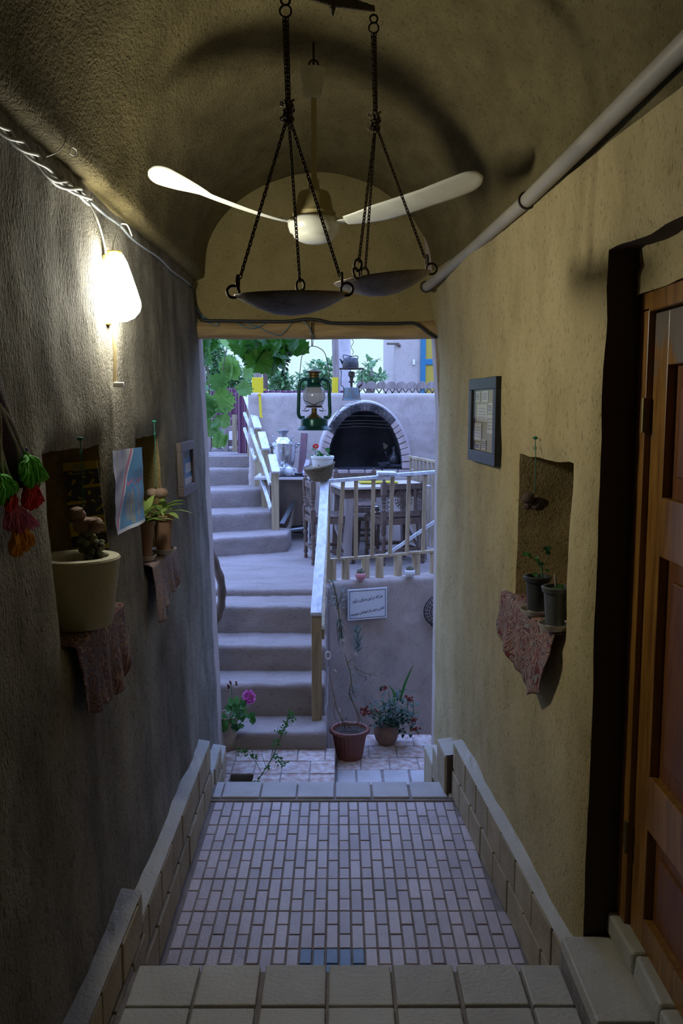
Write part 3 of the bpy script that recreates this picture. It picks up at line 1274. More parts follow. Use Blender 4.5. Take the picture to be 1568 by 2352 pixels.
# ---- wall lamp
LP = Vector((-.765, 3.16, 2.43))
lamp = thing('wall_lamp', (XL(3.16, 2.34), 3.16, 2.33), 'lit white glass wall lamp glowing high on the left wall', 'lamp')
b = MB()
b.lathe([(.012, .145), (.026, .138), (.040, .112), (.054, .070), (.070, .020), (.082, -.020), (.084, -.038), (.078, -.058), (.060, -.078), (.034, -.090), (0, -.094)], LP + Vector((-.018, 0, .004)), 28)
b.build('lamp_shade', M['lamp'], lamp, smooth=True)
b = MB()
b.box((XL(3.16, 2.4) + .012, 3.16, 2.45), (.03, .05, .24))
b.box((XL(3.16, 2.4) + .03, 3.16, 2.575), (.05, .035, .02))
b.build('lamp_holder', M['lamp_base'], lamp, bevel=.004)
b = MB()
p0, p1 = onL(260, 745, .022), onL(264, 882, .022)
b.tube([p0, (p0 + p1) / 2 + Vector((.003, 0, 0)), p1], .007, 8)
cnd = b.build('lamp_conduit', M['tan_conduit'], lamp, smooth='auto')
b = MB()
b.box(p1 + Vector((.012, .005, -.002)), (.034, .03, .018))
b.build('cable_connector', M['white_pl'], lamp, bevel=.004)

# ---- electric cables along the wall top and over the lintel
cab = thing('electric_cable', onL(205, 460, .01), 'twisted cables strung along the top of the left wall and across the wooden lintel', 'cable')
run = [(-60, 240), (0, 292), (30, 318), (60, 345), (90, 372), (120, 408), (150, 425), (180, 440), (205, 462)]
b = MB()
for ph, rr in ((0, .006), (2.1, .0055), (4.2, .005)):
    pts = []
    base = curve([onL(u, v, .016) for u, v in run], 8)
    for i, p in enumerate(base):
        a = i * .24 + ph
        pts.append(p + Vector((.008 * math.cos(a), 0, .011 * math.sin(a))))
    b.tube(pts, rr, 6)
b.build('twisted_cable', M['cable_grey'], cab, smooth=True)['label'] = 'twisted grey and white cables'
b = MB()
b.tube(curve([onL(u, v, .014) for u, v in [(205, 462), (240, 492), (275, 517), (300, 545), (330, 568), (365, 592), (395, 622), (420, 640), (438, 655)]], 6), .0055, 6)
b.build('cable_run', M['galv'], cab, smooth=True)
b = MB()
pts = [onL(438, 655, .012), at(444, 668, Y=5.15), at(447, 700, Y=5.14), at(456, 722, Y=5.13), at(466, 735, Y=5.12)]
pts += [at(u, v, Y=5.135) for u, v in [(520, 737), (600, 738), (660, 738), (700, 733), (730, 735), (762, 742), (830, 743), (900, 743), (945, 742), (965, 750), (985, 766), (1003, 776)]]
b.tube(curve(pts, 6), .0095, 8)
b.build('black_cable', M['cable_black'], cab, smooth=True)['label'] = 'thick black cable across the lintel'
b = MB()
for pl in ([(442, 680), (452, 715), (480, 735), (500, 742), (495, 748), (470, 735), (448, 700)],
           [(540, 738), (565, 752), (590, 752), (610, 740)], [(555, 738), (590, 750), (630, 768), (650, 765), (670, 740)],
           [(690, 734), (705, 745), (715, 765), (718, 778)]):
    b.tube(curve([at(u, v, Y=5.135) for u, v in pl], 5), .0022, 5)
b.build('blue_wire', M['cable_blue'], cab, smooth=True)['label'] = 'thin loose blue wires'
b = MB()
b.tube(curve([onL(206, 466, .02), onL(222, 500, .03), onL(236, 545, .03), onL(246, 592, .03)], 6), .0035, 6)
b.tube(curve([onL(275, 520, .02), onL(262, 555, .03), onL(255, 596, .03)], 6), .003, 6)
b.tube(curve([onL(278, 514, .02), onL(292, 517, .04), onL(303, 542, .03)], 6), .003, 6)
b.build('lamp_wire', M['white_pl'], cab, smooth=True)

# loose string on the ledge
b = MB()
b.tube(curve([onL(105, 360, .03), onL(130, 350, .05), onL(145, 335, .06), onL(152, 312, .06)], 6), .0016, 4)
b.tube(curve([onL(158, 345, .06), onL(165, 338, .07), onL(175, 345, .07), onL(170, 357, .06), onL(158, 352, .06)], 6), .0016, 4)
tag(b.build('string', M['cable_grey'], smooth=True), 'short curled piece of pale string stuck to the ledge above the lamp cables', 'string')

# ---- ceiling fan
FX, FY = -.100, 3.62
fz = 2.765
fan = thing('ceiling_fan', (FX, FY, fz - .05), 'cream three-bladed ceiling fan hanging from the vaulted ceiling', 'fan')
b = MB()
b.lathe([(0, -.072), (.045, -.070), (.075, -.058), (.083, -.047), (.085, -.038), (.098, -.030), (.102, -.016), (.105, -.008), (.106, .012), (.098, .022), (.06, .026), (0, .026)], (FX, FY, fz), 36)
b.build('hub', M['fan_white'], fan, smooth=True)
b = MB()
b.lathe([(.085, 0), (.086, .02), (.075, .035), (.066, .085), (.058, .10), (.022, .112), (.020, .15), (0, .15)], (FX, FY, fz + .024), 28)
b.build('motor', M['fan_cream'], fan, smooth='auto')
b = MB()
b.tube([(FX, FY, fz + .15), (FX, FY, 3.33)], .0115, 10)
b.build('down_rod', M['fan_cream'], fan, smooth='auto')
b = MB()
b.lathe([(.022, 0), (.030, .004), (.034, .01), (.050, .10), (.052, .106), (.046, .106), (.044, .10), (.03, .012), (.02, .01)], (FX - .004, FY, 3.245), 24)
b.build('canopy', M['paper'], fan, smooth='auto')
b = MB()
b.tube([(FX, FY, 3.33), (FX, FY, 2.8 + rise(FY) + .02)], .005, 6)
b.ring((FX, FY, 3.37), .018, .004, (0, 1, 0))
b.build('ceiling_hook', M['iron'], fan)
for an in (213, 335, 94):
    a = math.radians(an)
    d = Vector((math.cos(a), math.sin(a), 0))
    s = Vector((-math.sin(a), math.cos(a), 0))      # leading edge side
    b = MB()
    n, m = 64, 8

    def fblade(t, w):
        r = .14 + .55 * t
        wd = .048 + .030 * min(1, t * 4) + .018 * math.sin(PI * t)
        if t > .88:
            wd *= math.sqrt(max(.001, 1 - ((t - .88) / .12) ** 2)) * .98 + .02
        pit = math.radians(15 - 3 * t) if t < .62 else math.radians(13.1 + (-36 if an == 213 else 10) * ((t - .62) / .38) ** .8)
        ww = (w - .5) * 2 * wd * .72
        z = fz + .004 + .11 * t ** 1.4 - math.sin(pit) * ww - .008 * (1 - (2 * w - 1) ** 2)
        return Vector((FX, FY, 0)) + d * r + s * (ww * math.cos(pit)) + Vector((0, 0, z))
    b.grid(fblade, n, m)
    bl = b.build('blade', M['fan_white'], fan, smooth=True)
    so = bl.modifiers.new('thick', 'SOLIDIFY')
    so.thickness = .003
    b = MB()
    b.beam(Vector((FX, FY, fz)) + d * .07, Vector((FX, FY, fz + .006)) + d * .16, .045, .006)
    b.build('blade_arm', M['fan_white'], bl if False else fan, bevel=.002)

# ---- old balance scale hanging from the vault
sc = thing('balance_scale', (-.02, 2.7, 3.2), 'old iron balance scale with two round pans hanging on chains below the vault', 'scale')
BL, BR = at(655, -26, Y=2.5), at(858, 20, Y=2.9)
PV = BL.lerp(BR, .5) + Vector((0, 0, .012))
b = MB()
for i in range(12):
    p, q = BL.lerp(BR, i / 12), BL.lerp(BR, (i + 1) / 12)
    h = .016 + .022 * (1 - abs(i - 5.5) / 6)
    b.beam(p, q, .011, h)
b.build('beam', M['iron'], sc, bevel=.002)
b = MB()
pp = at(763, 36, Y=2.7)
b.tube([PV + Vector((0, 0, .01)), Vector((PV.x, PV.y, pp.z + .06)), pp + Vector((0, 0, .03)), pp], [.012, .014, .012, .004], 8)
b.build('pointer', M['iron'], sc, smooth=True)
b = MB()
b.tube([PV + Vector((0, 0, .02)), PV + Vector((0, 0, .08))], .006, 6)
b.ring(PV + Vector((0, 0, .10)), .022, .005, (1, 0, 0))
chain(b, PV + Vector((0, 0, .11)), (PV.x, PV.y, 2.8 + rise(2.7) + .01), .02, .003, .007)
b.build('hanging_hook', M['iron'], sc)
pans = [
    (BL, at(662, 262, Y=2.5), Vector((-.132, 2.50, 2.352)), .160, (math.radians(3), math.radians(-1)),
     [(-.99, -.12), (.12, .97), (.94, -.25)]),
    (BR, at(862, 285, Y=2.9), at(878, 640, Y=2.9), .158, (math.radians(2), math.radians(-7)),
     [(-.55, -.85), (-.35, .92), (.99, .0)])]
for top, kn, cc, R, tilt, dirs in pans:
    Rm = rot(ax=tilt[0], ay=tilt[1])
    b = MB()
    prof = [(0, -.055), (R * .3, -.050), (R * .6, -.034), (R * .85, -.014), (R, 0), (R * 1.005, .003), (R * .99, .003), (R * .84, -.010), (R * .6, -.029), (R * .3, -.045), (0, -.050)]
    b.lathe(prof, cc, 40, Rm)
    pan = b.build('pan', M['pan'], sc, smooth=True)
    b = MB()
    hk = top + Vector((0, 0, -.012))
    b.ring(hk + Vector((0, 0, -.018)), .012, .0035, (0, 1, 0))
    b.ring(hk + Vector((0, 0, -.045)), .0155, .003, (0, 1, 0))
    b.build('hook', M['iron'], sc, smooth=True)
    b = MB()
    a0 = hk + Vector((0, 0, -.06))
    for dx in (-.0045, .0045):
        chain(b, a0 + Vector((dx, 0, 0)), kn + Vector((dx * .6, 0, .02)), .011, .0024, .0046)
    random.seed(3)
    for i in range(46):
        o = Vector((random.gauss(0, .009), random.gauss(0, .007), random.gauss(0, .017)))
        nn = Vector((random.uniform(-1, 1), random.uniform(-1, 1), random.uniform(-1, 1)))
        b.ring(kn + o, .0062, .0024, nn, 7, 4)
    b.build('upper_chain', M['chain'], sc)
    for dx, dy in dirs:
        e = cc + Rm @ Vector((dx * R * .99, dy * R * .99, 0))
        inward = (kn - e).normalized()
        b = MB()
        chain(b, kn, e + inward * .052, .0115, .0022, .0044)
        b.build('pan_chain', M['chain'], sc)
        b = MB()
        out = Vector((dx, dy, 0)).normalized()
        b.ring(e + out * .004 + Vector((0, 0, .012)), .017, .0040, Vector((-out.y, out.x, .2)), 16, 6)
        b.ring(e + inward * .040 + out * .003, .018, .0038, out + Vector((.3, .2, 0)), 16, 6, .7)
        b.build('pan_ring', M['iron'], pan, smooth=True)

# ---- pipe on the right
b = MB()
pts = [onR(1568, 105, .03) + Vector((.16, -2.6, .10)), onR(1568, 105, .03), onR(1210, 460, .03), onR(1080, 575, .034), at(977, 661, Y=5.06)]
b.tube([pts[0], pts[1], pts[2], pts[3], pts[4]], .0265, 16)
pipe = b.build('drain_pipe', M['pipe'], smooth='auto')
tag(pipe, 'long grey plastic pipe running along the top of the right wall', 'pipe')
for p, q in ((pts[2], pts[3]), (pts[4] + Vector((0, -.03, .002)), pts[4])):
    b = MB()
    b.ring(p, .030, .0045, q - pts[1], 20, 5)
    b.box(p + Vector((.028, 0, -.02)), (.03, .02, .012))
    b.build('pipe_clamp', M['iron'], pipe)

# ---- framed things
def framed(name, side, px, label, cat, fr, border, th, inner):
    f = onL if side < 0 else onR
    ps = [f(u, v) for u, v in px]        # far top, near top, far bottom, near bottom
    yf, yn = (ps[0].y + ps[2].y) / 2, (ps[1].y + ps[3].y) / 2
    z1, z0 = (ps[0].z + ps[1].z) / 2, (ps[2].z + ps[3].z) / 2
    zc = (z0 + z1) / 2
    fn = XL if side < 0 else XR
    xf, xn = fn(yf, zc), fn(yn, zc)
    lean = (fn((yf + yn) / 2, z1) - fn((yf + yn) / 2, z0)) / (z1 - z0)

    def W(s, z, off):          # s 0 near .. 1 far
        return Vector((xn + (xf - xn) * s - side * off + lean * (z - zc), yn + (yf - yn) * s, z))
    t = thing(name, W(.5, z0, 0), label, cat)
    b = MB()
    L = yf - yn
    bs = border / L
    for s0, s1, a, c in ((0, 1, z0, z0 + border), (0, 1, z1 - border, z1), (0, bs, z0 + border, z1 - border), (1 - bs, 1, z0 + border, z1 - border)):
        vs = [W(s, z, o) for o in (-.004, th) for s, z in ((s0, a), (s1, a), (s1, c), (s0, c))]
        b.add(vs, [(0, 1, 2, 3), (7, 6, 5, 4), (0, 4, 5, 1), (1, 5, 6, 2), (2, 6, 7, 3), (3, 7, 4, 0)])
    b.build('frame', fr, t, bevel=.003)
    inner(t, W, bs, z0 + border, z1 - border, th)
    return t


def rect(b, W, s0, s1, a, c, off):
    b.add([W(s0, a, off), W(s1, a, off), W(s1, c, off), W(s0, c, off)], [(0, 1, 2, 3)])


def inner_notes(t, W, bs, a, c, th):
    b = MB()
    rect(b, W, bs, 1 - bs, a, c, .008)
    b.build('backing_card', M['paper_tan'], t)
    H = c - a
    notes = [(.40, .62, .80, .98), (.42, .80, .48, .76), (.62, .88, .16, .45), (.20, .42, .30, .60), (.22, .40, .62, .78), (.45, .60, .03, .20), (.66, .84, .02, .12), (.70, .86, .80, .97)]
    for i, (s0, s1, y0, y1) in enumerate(notes):
        b = MB()
        b.mi = 0
        rect(b, W, s0, s1, a + H * y0, a + H * y1, .011 + .0006 * (i % 3))
        b.mi = 1
        for k in range(4):
            zz = a + H * (y0 + (y1 - y0) * (.25 + .17 * k))
            pts = [W(s0 + (s1 - s0) * (.15 + .7 * j / 9), zz + H * .008 * math.sin(j * 2.1 + k + i), .0135) for j in range(10)]
            b.tube(pts, .0009, 4)
        b.build('note', [M['paper'], M['ink_blue']], t)
    b = MB()
    rect(b, W, bs, 1 - bs, a, c, th - .008)
    g = b.build('glass', M['glass'], t)


framed('picture_frame', 1, [(1088, 870), (1153, 866), (1090, 1055), (1153, 1074)],
       'black-framed display of small handwritten notes on the right wall', 'picture frame', M['dark_frame'], .052, .030, inner_notes)


def inner_reflection(t, W, bs, a, c, th):
    H = c - a

    def f(s, y):
        return W(bs + (1 - 2 * bs) * s, a + H * y, .012)
    b = MB()
    n, m = 14, 26
    b.grid(f, n, m)
    b.m = [0 if (j / m < .18 or (.32 < j / m < .6 and i > 5)) else (1 if j / m < .75 else 2) for i in range(n) for j in range(m)]  # outdoors mirrored in the glass, put into the colours as blue and white bands
    b.build('picture', [M['sign_white'], M['pr_blue'], M['teal_tin']], t)
    b = MB()
    rect(b, W, bs, 1 - bs, a, c, th - .006)
    b.build('glass', M['glass'], t)


framed('picture_frame', -1, [(437, 1012), (405, 1015), (437, 1130), (408, 1140)],
       'small dark wooden frame on the left wall near the doorway, blue outdoor reflection painted in', 'picture frame', M['brown_frame'], .045, .028, inner_reflection)

# ---- poster on the left wall
P4 = [onL(250, 1036, .006), onL(322, 1027, .006), onL(328, 1197, .012), onL(257, 1233, .012)]
b = MB()
nu, nv = 72, 96


def pos(s, t):
    top = P4[0].lerp(P4[1], s)
    bot = P4[3].lerp(P4[2], s)
    p = top.lerp(bot, t)
    p.x += .004 * math.sin(s * 7 + t * 3) + .020 * max(0, t - .82) ** 1.2 * 6 * .5 + .010 * max(0, .10 - s) * 8 + .006 * nz(s * 3, t * 4, 0, 1)
    p.x += .004
    return p


b.grid(pos, nu, nv)


def pcol(s, t):
    line = .72 - .62 * t
    if t > .955:
        return 4
    if abs((s - .80) * 1.0 + .03 * math.sin(t * 30)) < .012 and t > .5:
        return 2
    # red lettering across the middle
    if .40 < t < .47 and s > .48 and (math.sin(s * 62) + math.sin(s * 23 + t * 60)) > .25:
        return 2
    # pale tall bottle shapes
    for cx, w, t0, t1 in ((.50, .045, .55, .90), (.62, .05, .52, .95), (.80, .030, .70, .88), (.95, .03, .62, .80)):
        ww = w * (1 if t > t0 + .12 else .35 + .65 * max(0, (t - t0)) / .12)
        if t0 < t < t1 and abs(s - cx) < ww and abs(s - cx) > ww * .30:
            return 3
    if s < line - .055:
        return 1
    if s < line:
        return 2
    if s < line + .03:
        return 4
    return 0


b.m = [pcol((i + .5) / nu, (j + .5) / nv) for i in range(nu) for j in range(nv)]
po = b.build('poster', [M['pr_blue'], M['pr_grey'], M['pr_red'], M['pr_tan'], M['sign_white']], smooth=True)
tag(po, 'glossy blue, red and white poster taped to the left wall between two niches', 'poster')

# card leaning in the first niche
b = MB()
Q = [at(143, 1064, Y=2.935), at(222, 1057, Y=2.925), at(250, 1263, Y=2.905), at(168, 1276, Y=2.915)]
nu, nv = 48, 90
b.grid(lambda s, t: Q[0].lerp(Q[1], s).lerp(Q[3].lerp(Q[2], s), t), nu, nv)


def ncol(s, t):
    if t < .09:
        return 3 if .30 < s < .62 and t > .02 else 0
    if t < .16 and .30 < s < .62:
        return 3 if int(t * 120) % 2 else 1
    if .60 < t:
        if t < .64:
            return 1 if s < .2 else 0
        if t < .80:
            return 1 if (s > .25 and int(t * 55) % 2 and math.sin(s * 50 + t * 90) > -.3) else 0
        if t < .92:
            return 2
        return 0 if t < .98 else 2
    if .42 < t < .46 and s < .55:
        return 0
    if abs(t - .27) < .02 and s > .5:
        return 0
    k = math.sin(s * 17 + 3 * math.sin(t * 23)) * math.sin(t * 31 + s * 5)
    return 0 if k > .72 else 1


b.m = [ncol((i + .5) / nu, (j + .5) / nv) for i in range(nu) for j in range(nv)]
nc = b.build('poster', [M['pr_yellow'], M['pr_navy'], M['pr_brown'], M['paper_tan']])
so = nc.modifiers.new('thick', 'SOLIDIFY')
so.thickness = .002
tag(nc, 'dark poster with yellow bands and small print standing inside the nearest left niche', 'poster')

# ---- beaded band with wool tassels, nearest on the left wall
XT = -.735
band = thing('tassel_hanging', at(20, 1150, X=XT), 'beaded woven wall hanging with green, red, pink and orange wool tassels', 'wall hanging')
b = MB()
b.grid(lambda s, t: at(-60 + (60 + 62 * min(1, t * 1.35)) * s, 862 + 268 * t - 10 * s * t, X=XT - .012 + .004 * math.sin(s * 9)), 14, 14)
wv = b.build('woven_band', M['weave'], band, smooth=True)
b = MB()
lines = [[(-20, 840), (20, 945), (45, 1010), (58, 1045)], [(-10, 900), (0, 950), (2, 1030), (6, 1080)], [(0, 930), (22, 985), (40, 1030), (48, 1090)],
         [(-5, 1000), (6, 1045), (16, 1080), (26, 1100)], [(0, 1020), (3, 1065), (8, 1090)], [(2, 935), (14, 950), (30, 975), (48, 1025)]]
for ln in lines:
    c_ = curve([at(u, v, X=XT + .004) for u, v in ln], 8)
    for i, p in enumerate(c_[:-1]):
        b.blob(p, .0042, i, 0, 6, 5)
        b.blob(p.lerp(c_[i + 1], .5), .0036, i, 0, 6, 5)
b.build('bead_string', M['bead_w'], band, smooth=True)
b = MB()
for u, v in ((59, 1033), (58, 1040), (60, 1047)):
    b.blob(at(u, v, X=XT + .006), .005, 0, 0, 8, 6)
b.build('blue_bead', M['bead_b'], band, smooth=True)


def tassel(apex, ends, mat, n, seed, off):
    """ends: pixel fan at the bottom"""
    random.seed(seed)
    b = MB()
    A = at(apex[0], apex[1], X=XT + off)
    for i in range(n):
        k = random.random() * (len(ends) - 1)
        j = int(k)
        e = [ends[j][q] + (ends[j + 1][q] - ends[j][q]) * (k - j) for q in (0, 1)]
        l = random.uniform(.78, 1.03)
        E = at(apex[0] + (e[0] - apex[0]) * l, apex[1] + (e[1] - apex[1]) * l, X=XT + off + random.uniform(-.022, .022))
        mid = A.lerp(E, .45) + Vector((random.uniform(-.004, .010), 0, random.uniform(0, .014)))
        mid2 = A.lerp(E, .75) + Vector((random.uniform(-.006, .008), random.uniform(-.004, .004), random.uniform(-.004, .010)))
        b.tube(curve([A, mid, mid2, E], 3), [.0026] * 9 + [.0012], 4, caps=False)
    b.blob(A, .007, seed, .1)
    return b.build('tassel', mat, band, smooth=True)


tassel((60, 1045), [(42, 1085), (52, 1112), (70, 1122), (88, 1118), (100, 1108), (113, 1098)], M['tas_green'], 150, 1, .012)['label'] = 'green tassel on the right'
tassel((-5, 1092), [(-10, 1155), (5, 1162), (28, 1148), (45, 1122)], M['tas_green'], 130, 2, .016)['label'] = 'green tassel at the left edge'
tassel((62, 1112), [(50, 1165), (70, 1173), (88, 1165), (102, 1150)], M['tas_red'], 150, 3, .006)['label'] = 'bright red tassel'
tassel((22, 1138), [(10, 1175), (25, 1178), (38, 1165)], M['tas_red'], 60, 4, .014)['label'] = 'small red tassel'
tassel((20, 1160), [(8, 1215), (30, 1225), (60, 1225), (80, 1212), (90, 1205)], M['tas_pink'], 170, 5, .010)['label'] = 'pink tassel'
tassel((36, 1205), [(22, 1276), (40, 1280), (58, 1270), (72, 1258), (85, 1248)], M['tas_orange'], 150, 6, .006)['label'] = 'orange tassel'


# ---- cloths over the niche sills
def sill_cloth(side, Ya, Yb, zs, drops, depth, mat, label, seed):
    """drops: list of (s, z) for the lower hem from near (0) to far (1)"""
    fn = XL if side < 0 else XR
    sg = side
    b = MB()

    def dz(s):
        for (a, za), (c, zc) in zip(drops, drops[1:]):
            if a <= s <= c:
                return za + (zc - za) * (s - a) / (c - a)
        return drops[-1][1]

    def f(s, t):
        Y = Ya + (Yb - Ya) * s
        if t < .3:
            k = t / .3
            x = fn(Y, zs) + sg * depth * (1 - k) - sg * .016 * k
            return Vector((x, Y, zs + .008 + .004 * nz(s * 5, t * 5, seed, 1)))
        k = (t - .3) / .7
        zb = dz(s)
        z = zs + .008 + (zb - zs) * k
        wav = .012 * math.sin(s * 19 + seed) * (.3 + .7 * k) + .010 * math.sin(s * 8.3 + k * 2 + seed)
        x = fn(Y, z) - sg * (.024 + .010 * k + abs(wav) * 1.0 * k) - sg * .004
        return Vector((x, Y + .010 * math.sin(k * 5 + s * 3) * k, z + .006 * math.sin(s * 23 + seed) * k))
    b.grid(f, 44, 34)
    o = b.build('sill_cloth', mat, smooth=True)
    so = o.modifiers.new('thick', 'SOLIDIFY')
    so.thickness = .003
    tag(o, label, 'cloth')
    return o


sill_cloth(-1, 2.435, 2.99, 1.362, [(0, 1.16), (.25, 1.13), (.6, 1.10), (.8, 1.13), (1, 1.20)], .2, M['cloth_brown'],
           'dark brown floral cloth draped over the sill of the nearest left niche', 1)
sill_cloth(-1, 3.475, 3.99, 1.402, [(0, 1.16), (.15, 1.17), (.45, 1.225), (.7, 1.23), (1, 1.27)], .2, M['cloth_grey'],
           'mauve grey patterned cloth draped over the sill of the farther left niche', 2)
sill_cloth(1, 2.90, 3.60, 1.272, [(0, 1.20), (.16, 1.02), (.30, .99), (.5, 1.02), (.8, 1.06), (1, 1.13)], .2, M['cloth_red'],
           'red paisley cloth draped over the sill of the right wall niche', 3)


# ---- pots
def pot_prof(r0, r1, h, lip=.006, th=.006, liph=.02):
    return [(0, 0), (r0, 0), (r0 * 1.01, .004), (r1 - lip * .6, h - liph), (r1 + lip * .2, h - liph), (r1 + lip, h - .003), (r1 + lip * .4, h), (r1 - th, h), (r1 - th * 1.6, h - .02), (r1 - th * 2, h - .022)]


def potted(name, loc, r0, r1, h, mat, label, cat, lip=.006, th=.006, soil=True, n=30, group=None, flute=0):
    t = thing(name, loc, label, cat, group)
    b = MB()
    b.lathe(pot_prof(r0, r1, h, lip, th), loc, n, flute=flute)
    b.build('pot', mat, t, smooth='auto')
    if soil:
        b = MB()
        rr = r1 - th * 1.8
        b.grid(lambda s, k: Vector(loc) + Vector((rr * k * math.cos(2 * PI * s), rr * k * math.sin(2 * PI * s), h - .022 + .006 * nz(math.cos(2 * PI * s) * k, math.sin(2 * PI * s) * k, 2, 4))), 24, 5)
        b.build('soil', M['soil'], t, smooth=True)
    return t


def saucer(loc, r, label):
    b = MB()
    b.lathe([(0, 0), (r * .78, 0), (r, .018), (r * 1.02, .022), (r * .97, .022), (r * .76, .006), (0, .006)], loc, 30)
    return tag(b.build('saucer', M['saucer'], smooth='auto'), label, 'saucer')


def rleaf(b, c, r, nrm, n=9, amp=.18):
    """rounded scalloped leaf"""
    c, nrm = Vector(c), Vector(nrm).normalized()
    a = nrm.orthogonal().normalized()
    q = nrm.cross(a)
    vs = [c - nrm * r * .25]
    m = n * 2
    for i in range(m):
        an = 2 * PI * i / m + .3
        rr = r * (1 + amp * (.5 if i % 2 else -.5)) * (1 if abs(math.sin(an / 2)) > .15 else .6)
        vs.append(c + (a * math.cos(an) + q * math.sin(an)) * rr)
    b.add(vs, [(0, 1 + i, 1 + (i + 1) % m) for i in range(m)])


# big cream pot in the nearest left niche
pc = Vector((-.808, 2.665, 1.374))
t = thing('potted_cactus', pc, 'large cream round pot with a knobbly cactus in the nearest left niche', 'potted plant')
b = MB()
b.lathe([(0, 0), (.098, 0), (.104, .01), (.116, .10), (.128, .19), (.132, .208), (.128, .214), (.098, .215), (.092, .208), (.088, .185), (0, .185)], pc, 48)
b.build('pot', M['cream_pot'], t, smooth='auto')
b = MB()
random.seed(11)
for i in range(90):
    a = random.uniform(0, 2 * PI)
    r = random.uniform(0, .036)
    z = .190 + .13 * random.random() * (1 - r / .07)
    b.blob(pc + Vector((.045 + r * math.cos(a) + .01 * math.sin(z * 40), .01 + r * math.sin(a), z)), (.010, .010, .012), i, .6, 7, 5, 9)
b.build('cactus', M['cactus'], t, smooth=True)
b = MB()
b.lathe([(.089, .186), (0, .196)], pc, 24)
b.build('soil', M['soil'], t, smooth=True)


# strings of dried husks
def husks(name, top, bottom, Y, balls, label, side=-1):
    T = (onL if side < 0 else onR)(top[0], top[1], .014)
    Y = T.y
    B = at(bottom[0], bottom[1], Y=Y)
    t = thing(name, B, label, 'ornament')
    b = MB()
    b.tube(curve([T, T.lerp(B, .5) + Vector((.002, 0, 0)), B], 6), .0016, 5)
    b.blob(T, (.010, .006, .006), 1, .2)
    b.ring(T.lerp(B, .18), .006, .0014, (1, 1, 0), 10, 4)
    b.build('string', M['string'], t, smooth=True)
    for i, (u, v, r) in enumerate(balls):
        b = MB()
        rr = r * Y / FPX
        b.blob(at(u, v, Y=Y + .004 * i), (rr * 1.08, rr * .9, rr * .92), i + 3, .25, 14, 10, 8)
        b.build('husk', M['walnut'] if side < 0 else M['husk_dark'], t, smooth=True)
    return t


husks('husk_hanging', (184, 1008), (191, 1172), 2.60, [(178, 1180, 17), (191, 1206, 22), (217, 1207, 21)],
      'green string of three dried brown husks hanging in front of the nearest left niche')
husks('husk_hanging', (354, 968), (358, 1122), 3.55, [(350, 1134, 13), (371, 1133, 14)],
      'green string of two dried husks hanging in front of the farther left niche')
husks('husk_hanging', (1229, 1006), (1228, 1132), 3.14, [(1214, 1144, 14), (1236, 1158, 17), (1210, 1164, 8), (1248, 1156, 11)],
      'thin green string with a dark dried husk hanging in the right wall niche', 1)

# two terracotta pots in the farther left niche
def pale_plant(t, loc, h, seed, sc=1.0):
    random.seed(seed)
    b = MB()
    for i in range(15):
        a = random.uniform(0, 2 * PI)
        el = random.uniform(.3, 1.3)
        p = Vector(loc) + Vector((.014 * math.cos(a), .014 * math.sin(a), h - .02 + random.uniform(0, .05) * sc))
        d = Vector((math.cos(a) * math.cos(el), math.sin(a) * math.cos(el), math.sin(el)))
        b.leaf(p, d, (0, 0, 1), .075 * sc * random.uniform(.8, 1.2), .034 * sc, .12, .5)
    b.build('leaves', M['leaf_pale'], t, smooth=True)


l1, l2 = Vector((-.805, 3.585, 1.430)), Vector((-.758, 3.745, 1.432))
t = potted('potted_plant', l1, .030, .042, .145, M['clay_pot'], 'pale terracotta pot at the near side of the farther left niche, partly behind the wall', 'potted plant')
pale_plant(t, l1, .145, 5, 1.15)
t = potted('potted_plant', l2, .030, .046, .150, M['clay_pot'], 'terracotta pot with a drooping green plant at the far side of the farther left niche', 'potted plant')
pale_plant(t, l2, .150, 9, 1.2)
saucer(l1 - Vector((0, 0, .018)), .048, 'off-white saucer under the nearer terracotta pot')
saucer(l2 - Vector((0, 0, .018)), .054, 'off-white saucer under the farther terracotta pot')

# pots in the right wall niche
ra, rb, rc = Vector((.735, 3.20, 1.293)), Vector((.785, 3.055, 1.284)), Vector((.740, 2.945, 1.303))
t = potted('potted_geranium', ra, .033, .046, .128, M['black_pot'], 'charcoal plastic pot with a thin branching geranium in the right niche', 'potted plant')
b = MB()
st = [((1247, 1345), (1244, 1310), (1243, 1290)), ((1244, 1315), (1232, 1290), (1210, 1272)), ((1246, 1305), (1256, 1285), (1258, 1262)), ((1243, 1335), (1225, 1335), (1206, 1335)), ((1243, 1340), (1236, 1325), (1232, 1318))]
for i, s in enumerate(st):
    b.tube(curve([at(u, v, Y=3.2 + .008 * i) for u, v in s], 5), [.0055] * 2 + [.0036] * 8 + [.002] if i == 0 else .0017, 6)
b.build('stem', M['stem_g'], t, smooth=True)
b = MB()
for i, (u, v, r) in enumerate([(1207, 1272, 7), (1216, 1276, 6), (1255, 1262, 8), (1258, 1270, 6), (1236, 1290, 7), (1243, 1296, 5), (1229, 1320, 6), (1206, 1334, 4), (1256, 1310, 4), (1232, 1282, 5), (1262, 1257, 5)]):
    rleaf(b, at(u, v, Y=3.2 + .01 * math.sin(i * 3)), r * 3.2 / FPX * 1.1, (math.sin(i * 2), -1, math.cos(i * 1.3)))
b.build('leaves', M['leaf_mid'], t, smooth=True)
potted('potted_plant', rb, .033, .045, .125, M['black_pot'], 'black plastic pot standing between the two others in the right niche', 'plant pot')
t = potted('potted_geranium', rc, .032, .044, .132, M['grey_pot'], 'slate grey pot with a small leafy cutting at the near edge of the right niche', 'potted plant')
b = MB()
b.tube([at(1283, 1385, Y=2.94), at(1276, 1345, Y=2.95), at(1274, 1318, Y=2.96)], .005, 7)
